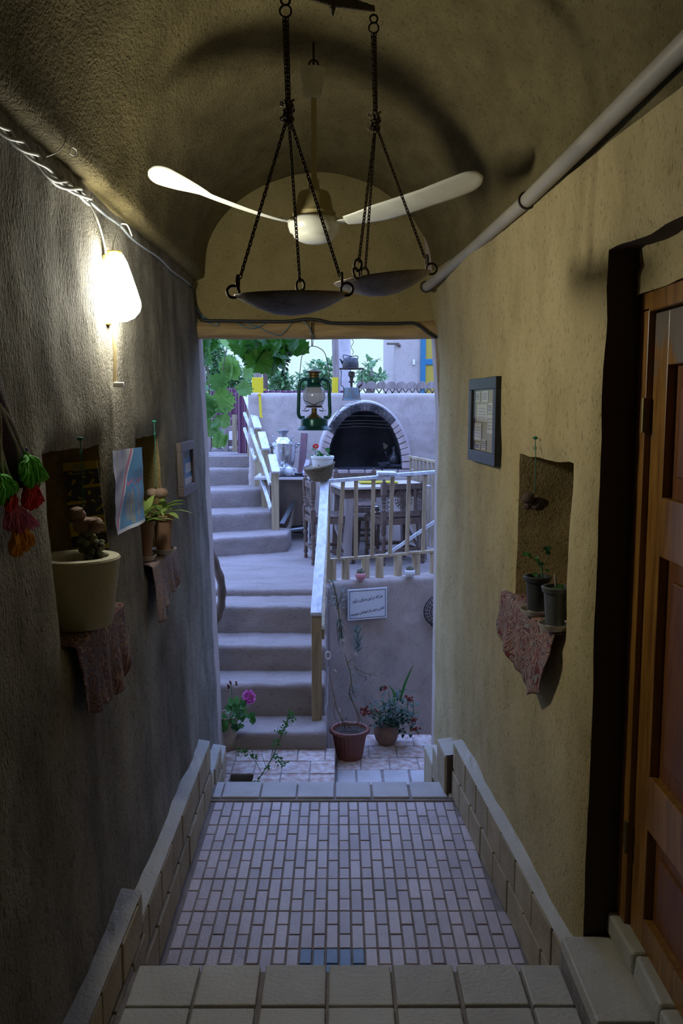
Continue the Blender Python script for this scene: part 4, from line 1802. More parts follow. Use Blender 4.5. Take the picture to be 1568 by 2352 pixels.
b.tube([at(1290, 1385, Y=2.93), at(1291, 1360, Y=2.93)], .0022, 6)
b.build('stem', M['stem'], t, smooth=True)
b = MB()
for i, (u, v, r) in enumerate([(1276, 1355, 8), (1290, 1350, 8), (1274, 1374, 8), (1284, 1366, 9), (1294, 1360, 7), (1296, 1374, 7), (1283, 1348, 6)]):
    rleaf(b, at(u, v, Y=2.92 + .01 * math.sin(i * 3)), r * 2.95 / FPX * 1.15, (math.sin(i * 2), -1, math.cos(i * 1.3)))
b.build('leaves', M['leaf_mid'], t, smooth=True)
saucer(ra - Vector((0, 0, .018)), .062, 'off-white saucer under the charcoal geranium pot in the right niche')
saucer(rc - Vector((0, 0, .018)), .056, 'off-white saucer at the near edge of the right niche, under the slate grey pot')

# ---- paraffin lantern hanging from the lintel
LX, LY = -.146, 5.13
ln = thing('hurricane_lantern', (LX, LY, 1.905), 'green hurricane lantern hanging on wire from the wooden lintel', 'lantern')
b = MB()
b.lathe([(.100, 0), (.101, .004), (.088, .016), (.079, .024), (.078, .060), (.076, .066), (.074, .068), (0, .068)], (LX, LY, 1.905), 32)
b.build('fuel_tank', M['lantern_g'], ln, smooth='auto')
b = MB()
b.lathe([(.048, 0), (.046, .006), (.020, .026), (.016, .036), (.016, .058), (.012, .060), (0, .060)], (LX, LY, 1.972), 20)
b.lathe([(.030, .062), (.048, .066), (.050, .072), (.030, .074), (0, .074)], (LX, LY, 1.972), 24)
b.build('burner', M['brass'], ln, smooth='auto')
b = MB()
b.lathe([(.040, .070), (.056, .088), (.066, .115), (.065, .145), (.052, .176), (.044, .184), (.042, .182), (.050, .174), (.063, .145), (.064, .115), (.054, .090), (.038, .072)], (LX, LY, 1.972), 32)
b.build('glass_globe', M['chimney_glass'], ln, smooth=True)
b = MB()
b.lathe([(.046, 0), (.048, .012), (.040, .022), (.038, .024), (.042, .026), (.043, .050), (.040, .056), (0, .058)], (LX, LY, 2.150), 28)
b.build('upper_tank', M['lantern_g'], ln, smooth='auto')
b = MB()
b.lathe([(.030, .056), (.030, .066), (.034, .068), (.030, .070), (.030, .082), (.033, .084), (.050, .088), (.050, .091), (.020, .100), (.014, .104), (0, .105)], (LX, LY, 2.150), 28)
b.build('chimney_cap', M['brass'], ln, smooth='auto')
for s in (-1, 1):
    b = MB()
    x = lambda q: LX + s * q
    b.tube(curve([(x(.040), LY, 2.198), (x(.060), LY, 2.196), (x(.080), LY, 2.180), (x(.086), LY, 2.15), (x(.090), LY, 2.05), (x(.091), LY, 2.00), (x(.080), LY, 1.978), (x(.055), LY, 1.978)], 6), .0105, 10)
    b.build('side_tube', M['lantern_g'], ln, smooth=True)
b = MB()
for s in (-1, 1):
    b.tube(curve([(LX - s * .055, LY - .05, 2.075), (LX, LY - .056, 2.05), (LX + s * .045, LY - .05, 2.035), (LX + s * .052, LY - .03, 2.02), (LX + s * .03, LY, 2.018)], 5), .0018, 5)
    b.tube(curve([(LX + s * .07, LY, 2.02), (LX + s * .045, LY, 2.012), (LX + s * .03, LY, 2.022)], 5), .0018, 5)
b.build('globe_wire', M['iron'], ln, smooth=True)
b = MB()
hp = at(716, 795, Y=5.13)
b.tube(curve([(LX - .088, LY, 2.17), at(689, 850, Y=5.13), at(694, 815, Y=5.13), at(706, 800, Y=5.13), hp, at(732, 799, Y=5.13), at(746, 812, Y=5.13), at(755, 850, Y=5.13), (LX + .088, LY, 2.17)], 6), .0022, 5)
b.tube([hp, at(716, 775, Y=5.14), at(715, 742, Y=5.15)], .003, 5)
b.tube([hp + Vector((.005, 0, 0)), at(720, 775, Y=5.14), at(719, 735, Y=5.15)], .0018, 5)
b.build('wire_handle', M['cable_black'], ln, smooth=True)

# ================================================================ THINGS IN THE COURTYARD
# ---- handrail of the lower stairs
hr = thing('stair_handrail', (-.15, 5.72, -.065), 'weathered white wooden handrail on a square post along the lower clay stairs', 'handrail')
b = MB()
b.box((-.152, 5.735, .305), (.068, .062, .76))
b.build('post', M['post_w'], hr, bevel=.004)
b = MB()
b.box((-.105, 7.15, .90), (.06, .06, 1.05))
b.build('post', M['post_w'], hr, bevel=.004)
b = MB()
b.beam((-.154, 5.66, .680), (-.130, 6.45, 1.080), .072, .028)
b.beam((-.131, 6.44, 1.076), (-.118, 7.17, 1.440), .070, .026)
b.build('top_rail', M['rail_white'], hr, bevel=.003)
b = MB()
b.beam((-.112, 5.75, .52), (-.098, 7.14, 1.22), .024, .09)
b.build('side_board', M['picket'], hr, bevel=.003)
b = MB()
b.ring((-.078, 5.80, .36), .028, .004, (0, 1, .2), 18, 5, .6)
b.build('wall_ring', M['white_pl'], hr, smooth=True)
for k in range(4):
    b = MB()
    q = Vector((-.154, 5.675, .69)) + Vector((random.uniform(-.025, .025), .03 + .012 * k, .016 + .006 * k + .004))
    b.blob(q, .003, k, 0, 6, 4)
    b.build('nail_head', M['iron'], hr)

# ---- picket fence at the terrace edge
def fy(x):
    return 7.20 + (x + .1) * .36


fe = thing('picket_fence', (.4, fy(.4), .594), 'low wooden picket fence on short log stubs along the terrace edge', 'fence')
b = MB()
b.beam((-.12, fy(-.12), 1.425), (.33, fy(.33), 1.448), .055, .028)
b.beam((.32, fy(.32), 1.456), (1.4, fy(1.4), 1.50), .055, .028)
b.build('top_rail', M['rail_white'], fe, bevel=.003)
b = MB()
b.beam((-.10, fy(-.10), .768), (.42, fy(.42), .778), .045, .024)
b.beam((.41, fy(.41), .776), (1.4, fy(1.4), .81), .045, .024)
b.build('bottom_rail', M['picket'], fe, bevel=.003)
for ut, ub in ((788, 777), (817.5, 817), (857.5, 854.5), (901, 895), (939, 934), (976, 971), (1012, 1010), (1048, 1046)):
    def pp(u, v):
        Y = 7.3
        for _ in range(6):
            x = at(u, v, Y=Y).x
            Y = fy(x)
        return at(u, v, Y=Y)
    T, B = pp(ut, 1102), pp(ub, 1280)
    T.z, B.z = 1.44 + T.x * .04, .785
    b = MB()
    b.beam(B, T, .034, .026, (0, 1, 0))
    b.build('picket', M['picket'], fe, bevel=.003)
for u in (762.5, 793.5, 839, 871, 913.5, 955.5, 996, 1040):
    x = at(u, 1310, Y=7.3).x
    x = at(u, 1310, Y=fy(x)).x
    b = MB()
    Y = fy(x) + .012 * math.sin(u)
    b.tube([(x, Y, .585), (x, Y, .68), (x, Y, .770)], [.036, .035, .036], 14)
    b.build('log_stub', M['picket'], fe, smooth='auto')
b = MB()
c0 = at(887, 1090, Y=fy(.38))
b.box((c0.x, fy(.38) - .01, 1.482), (.16, .10, .022), rot(.05, .03, .1))
b.build('cap_block', M['rail_white'], fe, bevel=.003)
b = MB()
q0, q1 = at(1010, 1190, Y=fy(.82) + .03), at(884, 1277, Y=fy(.36) + .03)
b.beam(q0, q1, .028, .018, (0, 1, 0))
b.build('brace', M['rail_white'], fe, bevel=.002)

# ---- rail beyond the table on the right
f2 = thing('picket_fence', (.95, 9.0, .594), 'small pale wooden railing beyond the table, right of the brick fireplace', 'fence')
b = MB()
b.beam(at(939, 1049, Y=9.25), at(1010, 1063, Y=8.9), .04, .028)
b.build('top_rail', M['picket'], f2, bevel=.003)
for u in (943, 951, 959, 968, 977, 986, 995):
    k = (u - 939) / 71
    Tp = at(939, 1049, Y=9.25).lerp(at(1010, 1063, Y=8.9), k)
    b = MB()
    b.beam((Tp.x, Tp.y, .594), (Tp.x, Tp.y, Tp.z - .01), .022, .022, (0, 1, 0))
    b.build('picket', M['picket'], f2, bevel=.002)

# ---- handrail of the upper stairs
ur = thing('stair_handrail', at(632, 1217, z=.773), 'stepped pale wooden railing with sloping white caps climbing the upper stairs', 'handrail')
PS = [(632, 1087, 1219, 8.95, 17), (609, 1034, 1168, 9.38, 17), (592, 985, 1121, 9.78, 15), (574, 941, 1072, 10.2, 13)]
for u, v0, v1, Y, w in PS:
    a, c = at(u, v0 - 6, Y=Y), at(u, v1, Y=Y)
    b = MB()
    b.box(((a.x + c.x) / 2, Y, (a.z + c.z) / 2), (w * Y / FPX, .06, a.z - c.z + .03))
    b.build('post', M['post_w'], ur, bevel=.004)
for (u0, v0), (u1, v1), Y in (((624.5, 1045), (634, 1085), 8.95), ((600.5, 993), (611, 1032), 9.38), ((582, 949), (592.5, 984), 9.78), ((566, 909), (577.5, 940), 10.2)):
    b = MB()
    b.beam(at(u0, v0, Y=Y + .13), at(u1, v1, Y=Y - .10), .082, .024)
    b.build('cap', M['rail_white'], ur, bevel=.003)
for (u0, v0, y0), (u1, v1, y1) in (((561, 949, 10.16), (584, 1003, 9.72)), ((561, 984, 10.16), (586, 1055, 9.72)), ((595, 1035, 9.42), (620, 1112, 8.93)), ((597, 1090, 9.42), (622, 1168, 8.93)), ((577, 990, 9.75), (602, 1060, 9.4))):
    b = MB()
    b.beam(at(u0, v0, Y=y0), at(u1, v1, Y=y1), .030, .035)
    b.build('rail', M['rail_white'], ur, bevel=.003)

# ---- sign on the retaining wall
FORMS = {  # isolated, final, initial, medial
    '\u0627': (0xFE8D, 0xFE8E, None, None), '\u0622': (0xFE81, 0xFE82, None, None), '\u062F': (0xFEA9, 0xFEAA, None, None),
    '\u0631': (0xFEAD, 0xFEAE, None, None), '\u0632': (0xFEAF, 0xFEB0, None, None), '\u0648': (0xFEED, 0xFEEE, None, None),
    '\u0647': (0xFEE9, 0xFEEA, 0xFEEB, 0xFEEC), '\u06A9': (0xFB8E, 0xFB8F, 0xFB90, 0xFB91), '\u06CC': (0xFBFC, 0xFBFD, 0xFBFE, 0xFBFF),
    '\u0646': (0xFEE5, 0xFEE6, 0xFEE7, 0xFEE8), '\u0633': (0xFEB1, 0xFEB2, 0xFEB3, 0xFEB4), '\u0634': (0xFEB5, 0xFEB6, 0xFEB7, 0xFEB8),
    '\u0645': (0xFEE1, 0xFEE2, 0xFEE3, 0xFEE4), '\u067E': (0xFB56, 0xFB57, 0xFB58, 0xFB59)}


def shape_fa(s):
    out = []
    for i, ch in enumerate(s):
        if ch not in FORMS:
            out.append(ch)
            continue
        f = FORMS[ch]
        pj = i > 0 and s[i - 1] in FORMS and FORMS[s[i - 1]][2] is not None
        nj = f[2] is not None and i + 1 < len(s) and s[i + 1] in FORMS
        out.append(chr(f[3] if pj and nj else f[1] if pj else f[2] if nj else f[0]))
    return ''.join(out[::-1])


def text_mesh(body, size, shear=0.0):
    cu = bpy.data.curves.new('lettering', 'FONT')
    cu.body = body
    cu.size = size
    cu.shear = shear
    cu.align_x = 'CENTER'
    cu.extrude = .0004
    cu.offset = .0009
    cu.resolution_u = 3
    o = bpy.data.objects.new('lettering', cu)
    C.objects.link(o)
    bpy.context.view_layer.update()
    me = bpy.data.meshes.new_from_object(o.evaluated_get(bpy.context.evaluated_depsgraph_get()))
    bpy.data.objects.remove(o)
    bpy.data.curves.remove(cu)
    return me


sa, sb_ = at(798, 1355, Y=7.10), at(888, 1346, Y=7.24)
s0 = Vector((sa.x, wy(sa.x) - .035, .272))
s1 = Vector((sb_.x, wy(sb_.x) - .035, .272))
sdir = (s1 - s0).normalized()
snrm = Vector((sdir.y, -sdir.x, 0))
SW, SH = (s1 - s0).length, .262
sg = thing('wall_sign', s0.lerp(s1, .5), 'white rectangular sign with two lines of black Persian writing on the terrace wall', 'sign')
b = MB()
mid = s0.lerp(s1, .5) + Vector((0, 0, SH / 2))
Rs = Matrix((sdir, -snrm, Vector((0, 0, 1)))).transposed()
b.box(mid, (SW, .014, SH), Rs)
b.build('plate', M['sign_white'], sg, bevel=.003)
b = MB()
for dz, hh in ((SH / 2 - .016, .004), (-SH / 2 + .016, .004)):
    b.box(mid + Vector((0, 0, dz)) + snrm * .0075, (SW - .028, .001, hh), Rs)
for s in (-1, 1):
    b.box(mid + sdir * s * (SW / 2 - .016) + snrm * .0075, (.004, .001, SH - .028), Rs)
b.build('border_line', M['ink_black'], sg)
for txt, dz, wd in (('\u0647\u0631 \u06A9\u0647 \u062F\u0631 \u0627\u06CC\u0646 \u0633\u0631\u0627\u06CC \u062F\u0631\u0622\u06CC\u062F', .035, .265),
                    ('\u0646\u0627\u0646\u0634 \u062F\u0647\u06CC\u062F \u0648 \u0627\u0632 \u0627\u06CC\u0645\u0627\u0646\u0634 \u0645\u067E\u0631\u0633\u06CC\u062F', -.070, .300)):
    me = text_mesh(shape_fa(txt), .055, .25)
    xs_ = [v.co.x for v in me.vertices]
    k = wd / (max(xs_) - min(xs_))
    c_ = (max(xs_) + min(xs_)) / 2
    wl = sg.location
    for v in me.vertices:
        p = mid + sdir * ((v.co.x - c_) * k) + Vector((0, 0, dz + (v.co.y) * k * 1.25 + (v.co.x - c_) * .06)) + snrm * (.0078 + v.co.z)
        v.co = p - wl
    me.materials.clear()
    me.materials.append(M['ink_black'])
    o = bpy.data.objects.new('lettering', me)
    C.objects.link(o)
    o.parent = sg

# ---- black wire tray on the wall
bc = Vector((.845, wy(.845) - .05, .30))
t = thing('wire_basket', bc, 'round black wire basket hanging on the terrace wall, half hidden at its right end', 'basket')
b = MB()
for r in (.13, .115, .095, .07, .045, .02):
    b.ring(bc + Vector((0, -.03 * (1 - (r / .13) ** 2), 0)), r, .005 if r > .12 else .003, (-.33, 1, 0), 30, 5)
b.build('ring', M['black_mesh'], t, smooth=True)
b = MB()
for i in range(20):
    a = 2 * PI * i / 20
    b.tube([bc + Vector((math.cos(a) * r, -.03 * (1 - (r / .13) ** 2) + .33 * math.cos(a) * r, math.sin(a) * r)) for r in (.01, .05, .09, .13)], .0025, 4)
b.build('spoke', M['black_mesh'], t, smooth=True)
b = MB()
b.tube([bc + Vector((-.05, .02, -.12)), bc + Vector((-.02, -.02, -.17)), bc + Vector((.03, -.02, -.175))], .012, 8)
b.build('handle', M['black_mesh'], t, smooth=True)

# ---- cactus bowls on the terrace edge
def bowl(px, Y, r, mat, label, seed):
    c = at(px[0], px[1], Y=Y)
    c.z = .602
    t = thing('cactus_bowl', c, label, 'potted plant')
    b = MB()
    b.lathe([(0, 0), (r * .6, 0), (r * .72, .004), (r * .96, r * .45), (r, r * .8), (r * .95, r * 1.15), (r * .84, r * 1.32), (r * .78, r * 1.3), (r * .85, r * 1.1), (0, r * 1.05)], c, 28)
    b.build('pot', mat, t, smooth=True)
    random.seed(seed)
    b = MB()
    for i in range(6):
        a = i * 1.1 + seed
        b.blob(c + Vector((r * .45 * math.cos(a), r * .45 * math.sin(a), r * 1.35 + .006 * (i % 3))), (.012, .012, .020 + .004 * (i % 2)), i, .2, 8, 6)
    b.build('cactus', M['cactus'], t, smooth=True)
    b = MB()
    b.lathe([(r * .80, r * 1.12), (0, r * 1.18)], c, 20)
    b.build('soil', M['soil'], t)


bowl((828, 1320), 7.20, .045, M['pink_pot'], 'small pink round bowl with cacti on the terrace edge', 2)
bowl((941, 1312), 7.33, .046, M['white_pot'], 'small white round bowl with cacti on the terrace edge', 5)

# ---- carved chairs and the table
def turned(b, x, y, z0, z1, r=.020):
    L = z1 - z0
    pr = [(.6, 0), (.9, .04), (.55, .10), (1, .14), (.8, .22), (.62, .30), (1.0, .42), (.75, .50), (1.05, .56), (1.05, .60), (.7, .64), (1.1, .70), (1.1, 1)]
    b.lathe([(r * a, L * k) for a, k in pr], (x, y, z0), 10)


def make_chair(loc, rz, label):
    t = thing('dining_chair', (0, 0, 0), label, 'chair', None)
    H, W_, D = .43, .40, .38
    for sx_, sy_ in ((-1, 1), (1, 1)):
        b = MB()
        turned(b, sx_ * W_ / 2, sy_ * D / 2, 0, H, .021)
        b.build('leg', M['furn'], t, smooth='auto')
    for sx_ in (-1, 1):
        b = MB()
        turned(b, sx_ * W_ / 2, -D / 2, 0, H, .022)
        b.box((sx_ * W_ / 2, -D / 2, H + .02), (.046, .046, .10))
        turned(b, sx_ * W_ / 2, -D / 2, H + .05, .66, .021)
        b.box((sx_ * W_ / 2, -D / 2, .705), (.046, .046, .11))
        b.lathe([(.014, .75), (.020, .765), (.012, .78), (.016, .79), (0, .80)], (sx_ * W_ / 2, -D / 2, 0), 10)
        b.build('back_post', M['furn'], t, smooth='auto')
    b = MB()
    for k in range(5):
        b.box((0, -D / 2 + .05 + k * .072, H + .008), (W_ + .02, .068, .016))
    b.build('seat', M['furn'], t, bevel=.003)
    b = MB()
    for sy_ in (-1, 1):
        b.box((0, sy_ * D / 2, H - .03), (W_, .024, .055))
    for sx_ in (-1, 1):
        b.box((sx_ * W_ / 2, 0, H - .03), (.024, D + .01, .053))
    b.build('seat_frame', M['furn'], t, bevel=.003)
    for sy_ in (-1, 1):
        b = MB()
        b.box((0, sy_ * D / 2, .14), (W_, .018, .028))
        b.build('stretcher', M['furn'], t, bevel=.003)
    for sx_ in (-1, 1):
        b = MB()
        b.box((sx_ * W_ / 2, 0, .12), (.018, D, .028))
        b.build('stretcher', M['furn'], t, bevel=.003)
    b = MB()
    b.box((0, -D / 2, .72), (W_, .022, .05))
    b.box((0, -D / 2, .48), (W_, .020, .03))
    # carved openwork rosette
    cz = .60
    for i in range(16):
        a = 2 * PI * i / 16
        p0 = Vector((math.cos(a) * .022, -D / 2, cz + math.sin(a) * .022))
        p1 = Vector((math.cos(a) * .088, -D / 2, cz + math.sin(a) * .088))
        b.beam(p0, p1, .009, .012, (0, 1, 0))
        a2 = a + PI / 16
        b.ring((math.cos(a2) * .074, -D / 2, cz + math.sin(a2) * .074), .014, .0035, (0, 1, 0), 10, 4)
    b.lathe([(0, -.008), (.020, -.008), (.024, 0), (.020, .008), (0, .008)], (0, -D / 2, cz), 14, rot(PI / 2))
    for s in (-1, 1):
        b.box((s * .115, -D / 2, cz), (.018, .014, .20))
        for z in range(5):
            b.ring((s * .150, -D / 2, .52 + z * .04), .017, .0035, (0, 1, 0), 8, 4)
            b.ring((s * .172, -D / 2, .54 + z * .04), .012, .003, (0, 1, 0), 8, 4)
    b.build('carved_back', M['furn'], t, bevel=0)
    t.location = Vector(loc)
    t.rotation_euler = (0, 0, rz)
    return t


c1 = make_chair((.515, 8.12, .594), math.radians(22), 'carved wooden chair with its rosette back towards the fence, right of the table')
c2 = copy_tree(c1, (-.095, 8.16, .594), math.radians(-78), 'carved wooden chair at the left end of the table, seen from the side')
c3 = copy_tree(c1, (.18, 9.02, .594), math.radians(185), 'carved wooden chair on the far side of the table, in front of the fireplace')

tb = thing('dining_table', (0, 0, 0), 'rustic wooden table with a pale slatted top behind the picket fence', 'table')
b = MB()
for k in range(7):
    b.box((0, -.27 + k * .09, .70), (.86, .086, .024))
b.build('tabletop', M['table_w'], tb, bevel=.004)
b = MB()
for s in (-1, 1):
    b.box((0, s * .27, .645), (.76, .022, .07))
    b.box((s * .38, 0, .645), (.022, .56, .068))
b.build('apron', M['furn'], tb, bevel=.003)
for sx_ in (-1, 1):
    for sy_ in (-1, 1):
        b = MB()
        b.beam((sx_ * .365, sy_ * .27, .012), (sx_ * .335, sy_ * .235, .69), .075, .075, (0, 1, 0))
        b.build('leg', M['trunk'], tb, bevel=.008)
for s in (-1, 1):
    b = MB()
    b.beam((s * .36, -.24, .10), (s * .36, .24, .30), .03, .05)
    b.build('brace', M['trunk'], tb, bevel=.003)
tb.location = (.365, 8.33, .594)
tb.rotation_euler = (0, 0, math.radians(13))
b = MB()
b.box((.37, 8.36, 1.318), (.36, .20, .012), rot(0, 0, .1))
tag(b.build('place_mat', M['mat_yellow'], bevel=.003), 'bright yellow mat lying on the slatted table', 'mat')

t = thing('stool', (.24, 8.60, .594), 'low round wooden stool standing under the table', 'stool')
b = MB()
b.lathe([(0, .34), (.17, .34), (.175, .35), (.175, .368), (.17, .375), (0, .375)], (.24, 8.60, .594), 28)
b.build('seat', M['furn'], t, smooth='auto')
for k in range(3):
    a = k * 2.1
    b = MB()
    b.tube([(.24 + .14 * math.cos(a), 8.60 + .14 * math.sin(a), .594), (.24 + .09 * math.cos(a), 8.60 + .09 * math.sin(a), .94)], [.014, .020], 8)
    b.build('leg', M['furn'], t, smooth='auto')
t = thing('kettle', (.36, 8.58, .969), 'shiny steel kettle on the low stool under the table', 'kettle')
b = MB()
b.lathe([(0, 0), (.055, 0), (.062, .02), (.055, .06), (.03, .085), (.028, .09), (.008, .10), (.010, .112), (0, .116)], (.36, 8.58, .969), 24)
b.tube([(.415, 8.56, 1.00), (.445, 8.55, 1.03), (.455, 8.545, 1.05)], [.012, .009, .006], 8)
b.build('body', M['steel'], t, smooth='auto')
t = thing('bucket', (-.04, 8.72, .594), 'bluish white plastic bucket on the terrace behind the table legs', 'bucket')
b = MB()
b.lathe([(0, 0), (.075, 0), (.09, .30), (.095, .30), (.095, .315), (.085, .315), (.07, .02), (0, .02)], (-.04, 8.72, .594), 24)
b.build('body', M['lilac_card'], t, smooth='auto')
b = MB()
b.ring((-.04, 8.72, .905), .092, .003, (0, .8, .6), 20, 4)
b.build('bail_handle', M['steel_d'], t)

# ---- white pot in a wicker basket where handrail and fence meet
bk = Vector((-.142, 7.14, 1.445))
t = thing('wicker_basket', bk, 'tilted dark wicker basket on the corner of the white handrail', 'basket')
b = MB()
Rb = rot(.10, -.20, 0)
b.lathe([(0, 0), (.075, 0), (.085, .012), (.125, .112), (.130, .118), (.122, .118), (.08, .016), (0, .012)], bk, 30, Rb)
for k in range(9):
    z = .010 + k * .0125
    b.lathe([(.080 + z * .42, z), (.0855 + z * .42, z + .004), (.080 + z * .42, z + .008)], bk, 30, Rb)
b.build('body', M['wicker'], t, smooth='auto')
b = MB()
pr = [bk + Rb @ Vector((.128 * math.cos(2 * PI * i / 40), .128 * math.sin(2 * PI * i / 40), .118 + .004 * math.sin(i * PI))) for i in range(40)]
b.tube(pr, .0065, 6, closed=True)
for i in range(0, 40):
    a, c = pr[i], pr[(i + 1) % 40]
    b.tube([a + Vector((0, 0, -.007)), (a + c) / 2 + Vector((0, 0, .008)), c + Vector((0, 0, -.007))], .0028, 4)
b.build('braided_rim', M['wicker'], t, smooth=True)
pl_ = bk + Vector((.005, 0, .022))
t = thing('potted_geranium', pl_, 'white enamel pot with a small red geranium, standing in the wicker basket', 'potted plant')
b = MB()
b.lathe([(0, 0), (.066, 0), (.072, .01), (.086, .13), (.088, .145), (.094, .150), (.096, .168), (.092, .172), (.086, .170), (.083, .15), (0, .148)], pl_, 32)
b.build('pot', M['white_pot'], t, smooth='auto')
b = MB()
for i in range(9):
    b.box(pl_ + Vector((-.035 + i * .006, -.0815 + .02 * abs(i - 2) / 14, .10 + .002 * math.sin(i * 3))), (.003, .001, .006 + .003 * (i % 2)))
b.build('lettering', M['ink_black'], t)
b = MB()
b.lathe([(.086, .160), (0, .165)], pl_, 20)
b.build('soil', M['soil'], t)
PY = pl_.y
sts = [[(727, 1058), (724, 1040), (724, 1028)], [(742, 1058), (738, 1045), (733, 1035)], [(742, 1058), (745, 1042), (750, 1037), (753, 1033)], [(735, 1058), (733, 1048), (730, 1042)], [(738, 1058), (728, 1048), (717, 1048)], [(744, 1058), (752, 1050), (757, 1047)]]
b = MB()
for i, s in enumerate(sts):
    b.tube(curve([at(u, v, Y=PY + .01 * math.sin(i * 2)) for u, v in s], 5), .0022, 5)
b.build('stem', M['stem_g'], t, smooth=True)
b = MB()
for i, (u, v, r) in enumerate([(719, 1032, 4), (733, 1040, 6), (738, 1046, 6), (752, 1034, 6), (756, 1049, 8), (715, 1047, 5), (735, 1052, 6), (730, 1046, 4), (760, 1052, 5)]):
    rleaf(b, at(u, v, Y=PY + .012 * math.sin(i * 3)), r * PY / FPX, (math.sin(i * 2), -1, .6 + math.cos(i * 1.3)))
b.build('leaves', M['leaf_mid'], t, smooth=True)
b = MB()
for i in range(16):
    rleaf(b, at(725 + 5 * math.cos(i * 2.4), 1025 + 3.5 * math.sin(i * 2.4), Y=PY + .01 * math.sin(i)), .011, (math.sin(i), -1, math.cos(i)), 5)
b.build('flower', M['fl_red'], t, smooth=True)

# ---- samovar corner
mt = thing('side_table', (-.50, 9.35, .594), 'whitish metal side table carrying the samovar', 'table')
b = MB()
b.box((-.60, 9.51, 1.285), (.58, .70, .028))
b.build('tabletop', M['grey_table'], mt, bevel=.004)
for x, y in ((-.33, 9.18), (-.87, 9.72), (-.33, 9.82), (-.75, 9.3)):
    b = MB()
    b.box((x, y, .933), (.028, .028, .678))
    b.build('leg', M['grey_table'], mt, bevel=.003)
sm = Vector((-.600, 9.40, 1.299))
t = thing('samovar', sm, 'tall polished steel samovar on the whitish side table', 'samovar')
b = MB()
b.lathe([(0, 0), (.075, 0), (.08, .02), (.05, .05), (.055, .07), (.105, .10), (.125, .16), (.132, .28), (.132, .315), (.138, .320), (.138, .345), (.130, .350), (.105, .365), (.075, .395), (.06, .405), (.058, .41), (0, .41)], sm, 40)
b.build('body', M['steel'], t, smooth='auto')
b = MB()
b.lathe([(.042, .408), (.040, .44), (.045, .455), (.066, .475), (.066, .485), (.05, .487), (.03, .47), (0, .47)], sm, 28)
b.build('crown', M['steel_d'], t, smooth='auto')
for s in (-1, 1):
    b = MB()
    b.tube([sm + Vector((s * .13, 0, .29)), sm + Vector((s * .155, 0, .31)), sm + Vector((s * .175, 0, .33))], .006, 6)
    b.blob(sm + Vector((s * .165, 0, .335)), (.022, .012, .012), 1, 0)
    b.tube([sm + Vector((s * .13, 0, .25)), sm + Vector((s * .158, 0, .25)), sm + Vector((s * .165, 0, .29))], .005, 6)
    b.build('handle', M['steel_d'], t, smooth=True)
    b = MB()
    b.tube([sm + Vector((s * .085, -.05, .37)), sm + Vector((s * .10, -.055, .405))], .006, 6)
    b.blob(sm + Vector((s * .102, -.056, .415)), .012, 1, 0)
    b.build('knob', M['steel_d'], t, smooth=True)
b = MB()
b.tube([sm + Vector((.02, -.12, .13)), sm + Vector((.02, -.17, .12)), sm + Vector((.02, -.18, .095))], [.010, .009, .006], 8)
b.tube([sm + Vector((.02, -.155, .125)), sm + Vector((.02, -.155, .165))], .005, 6)
b.box(sm + Vector((.02, -.155, .17)), (.04, .008, .012))
b.build('tap', M['steel'], t, smooth='auto')
b = MB()
b.box((-.50, 9.23, 1.302), (.27, .12, .008))
for s in (-1, 1):
    b.box((-.50, 9.23 + s * .058, 1.307), (.27, .006, .012))
    b.box((-.50 + s * .133, 9.23, 1.307), (.006, .12, .012))
tag(b.build('tray', M['tray'], bevel=.002), 'black rectangular tray in front of the samovar', 'tray')
tp = Vector((-.618, 9.205, 1.307))
t = thing('glass_jar', tp, 'small glass jar with a shiny lid on the black tray', 'jar')
b = MB()
b.lathe([(0, 0), (.03, 0), (.034, .01), (.034, .06), (.028, .07), (0, .07)], tp, 20)
b.build('body', M['steel_d'], t, smooth='auto')
b = MB()
b.lathe([(.032, .07), (.034, .09), (.028, .096), (0, .098)], tp, 20)
b.build('lid', M['ceramic_w'], t, smooth='auto')
tq = Vector((-.60, 9.25, 1.40)) + Vector((.0, .0, .0))
t = thing('teapot', Vector((-.535, 9.265, 1.306)), 'small round white teapot behind the jar on the black tray', 'teapot')
b = MB()
o = Vector((-.535, 9.265, 1.306))
b.lathe([(0, 0), (.03, 0), (.045, .025), (.05, .05), (.042, .08), (.022, .095), (.008, .10), (.009, .108), (0, .112)], o, 24)
b.tube([o + Vector((-.045, -.01, .045)), o + Vector((-.07, -.02, .07)), o + Vector((-.08, -.022, .09))], [.010, .007, .005], 8)
b.build('body', M['ceramic_w'], t, smooth='auto')
b = MB()
b.ring(o + Vector((.058, .01, .055)), .022, .005, (0, 1, 0), 14, 5)
b.build('handle', M['ceramic_w'], t, smooth=True)
b = MB()
b.lathe([(0, 0), (.032, 0), (.05, .03), (.046, .03), (.03, .006), (0, .006)], (-.43, 9.24, 1.306), 20)
tag(b.build('bowl', M['teal_tin'], smooth='auto'), 'small shallow grey bowl at the right of the black tray', 'bowl')
b = MB()
b.beam(at(692, 1088, Y=9.45), at(699, 996, Y=9.72), .075, .025, (0, 1, 0))
tag(b.build('wooden_board', M['dark_red_wood'], bevel=.003), 'dark red wooden plank leaning against the wall beside the samovar', 'board')
b = MB()
b.beam(at(697, 1092, Y=9.27), at(707, 1056, Y=9.36), .045, .004, (0, 1, 0))
tag(b.build('card', M['lilac_card']), 'pale lilac card propped up next to the dark red plank', 'card')
b = MB()
b.lathe([(0, 0), (.022, 0), (.024, .07), (.018, .085), (.020, .10), (0, .10)], (-.345, 9.22, 1.299), 16)
tag(b.build('jar', M['clay_pot'], smooth='auto'), 'small red-brown jar at the right edge of the samovar table, behind the card', 'jar')
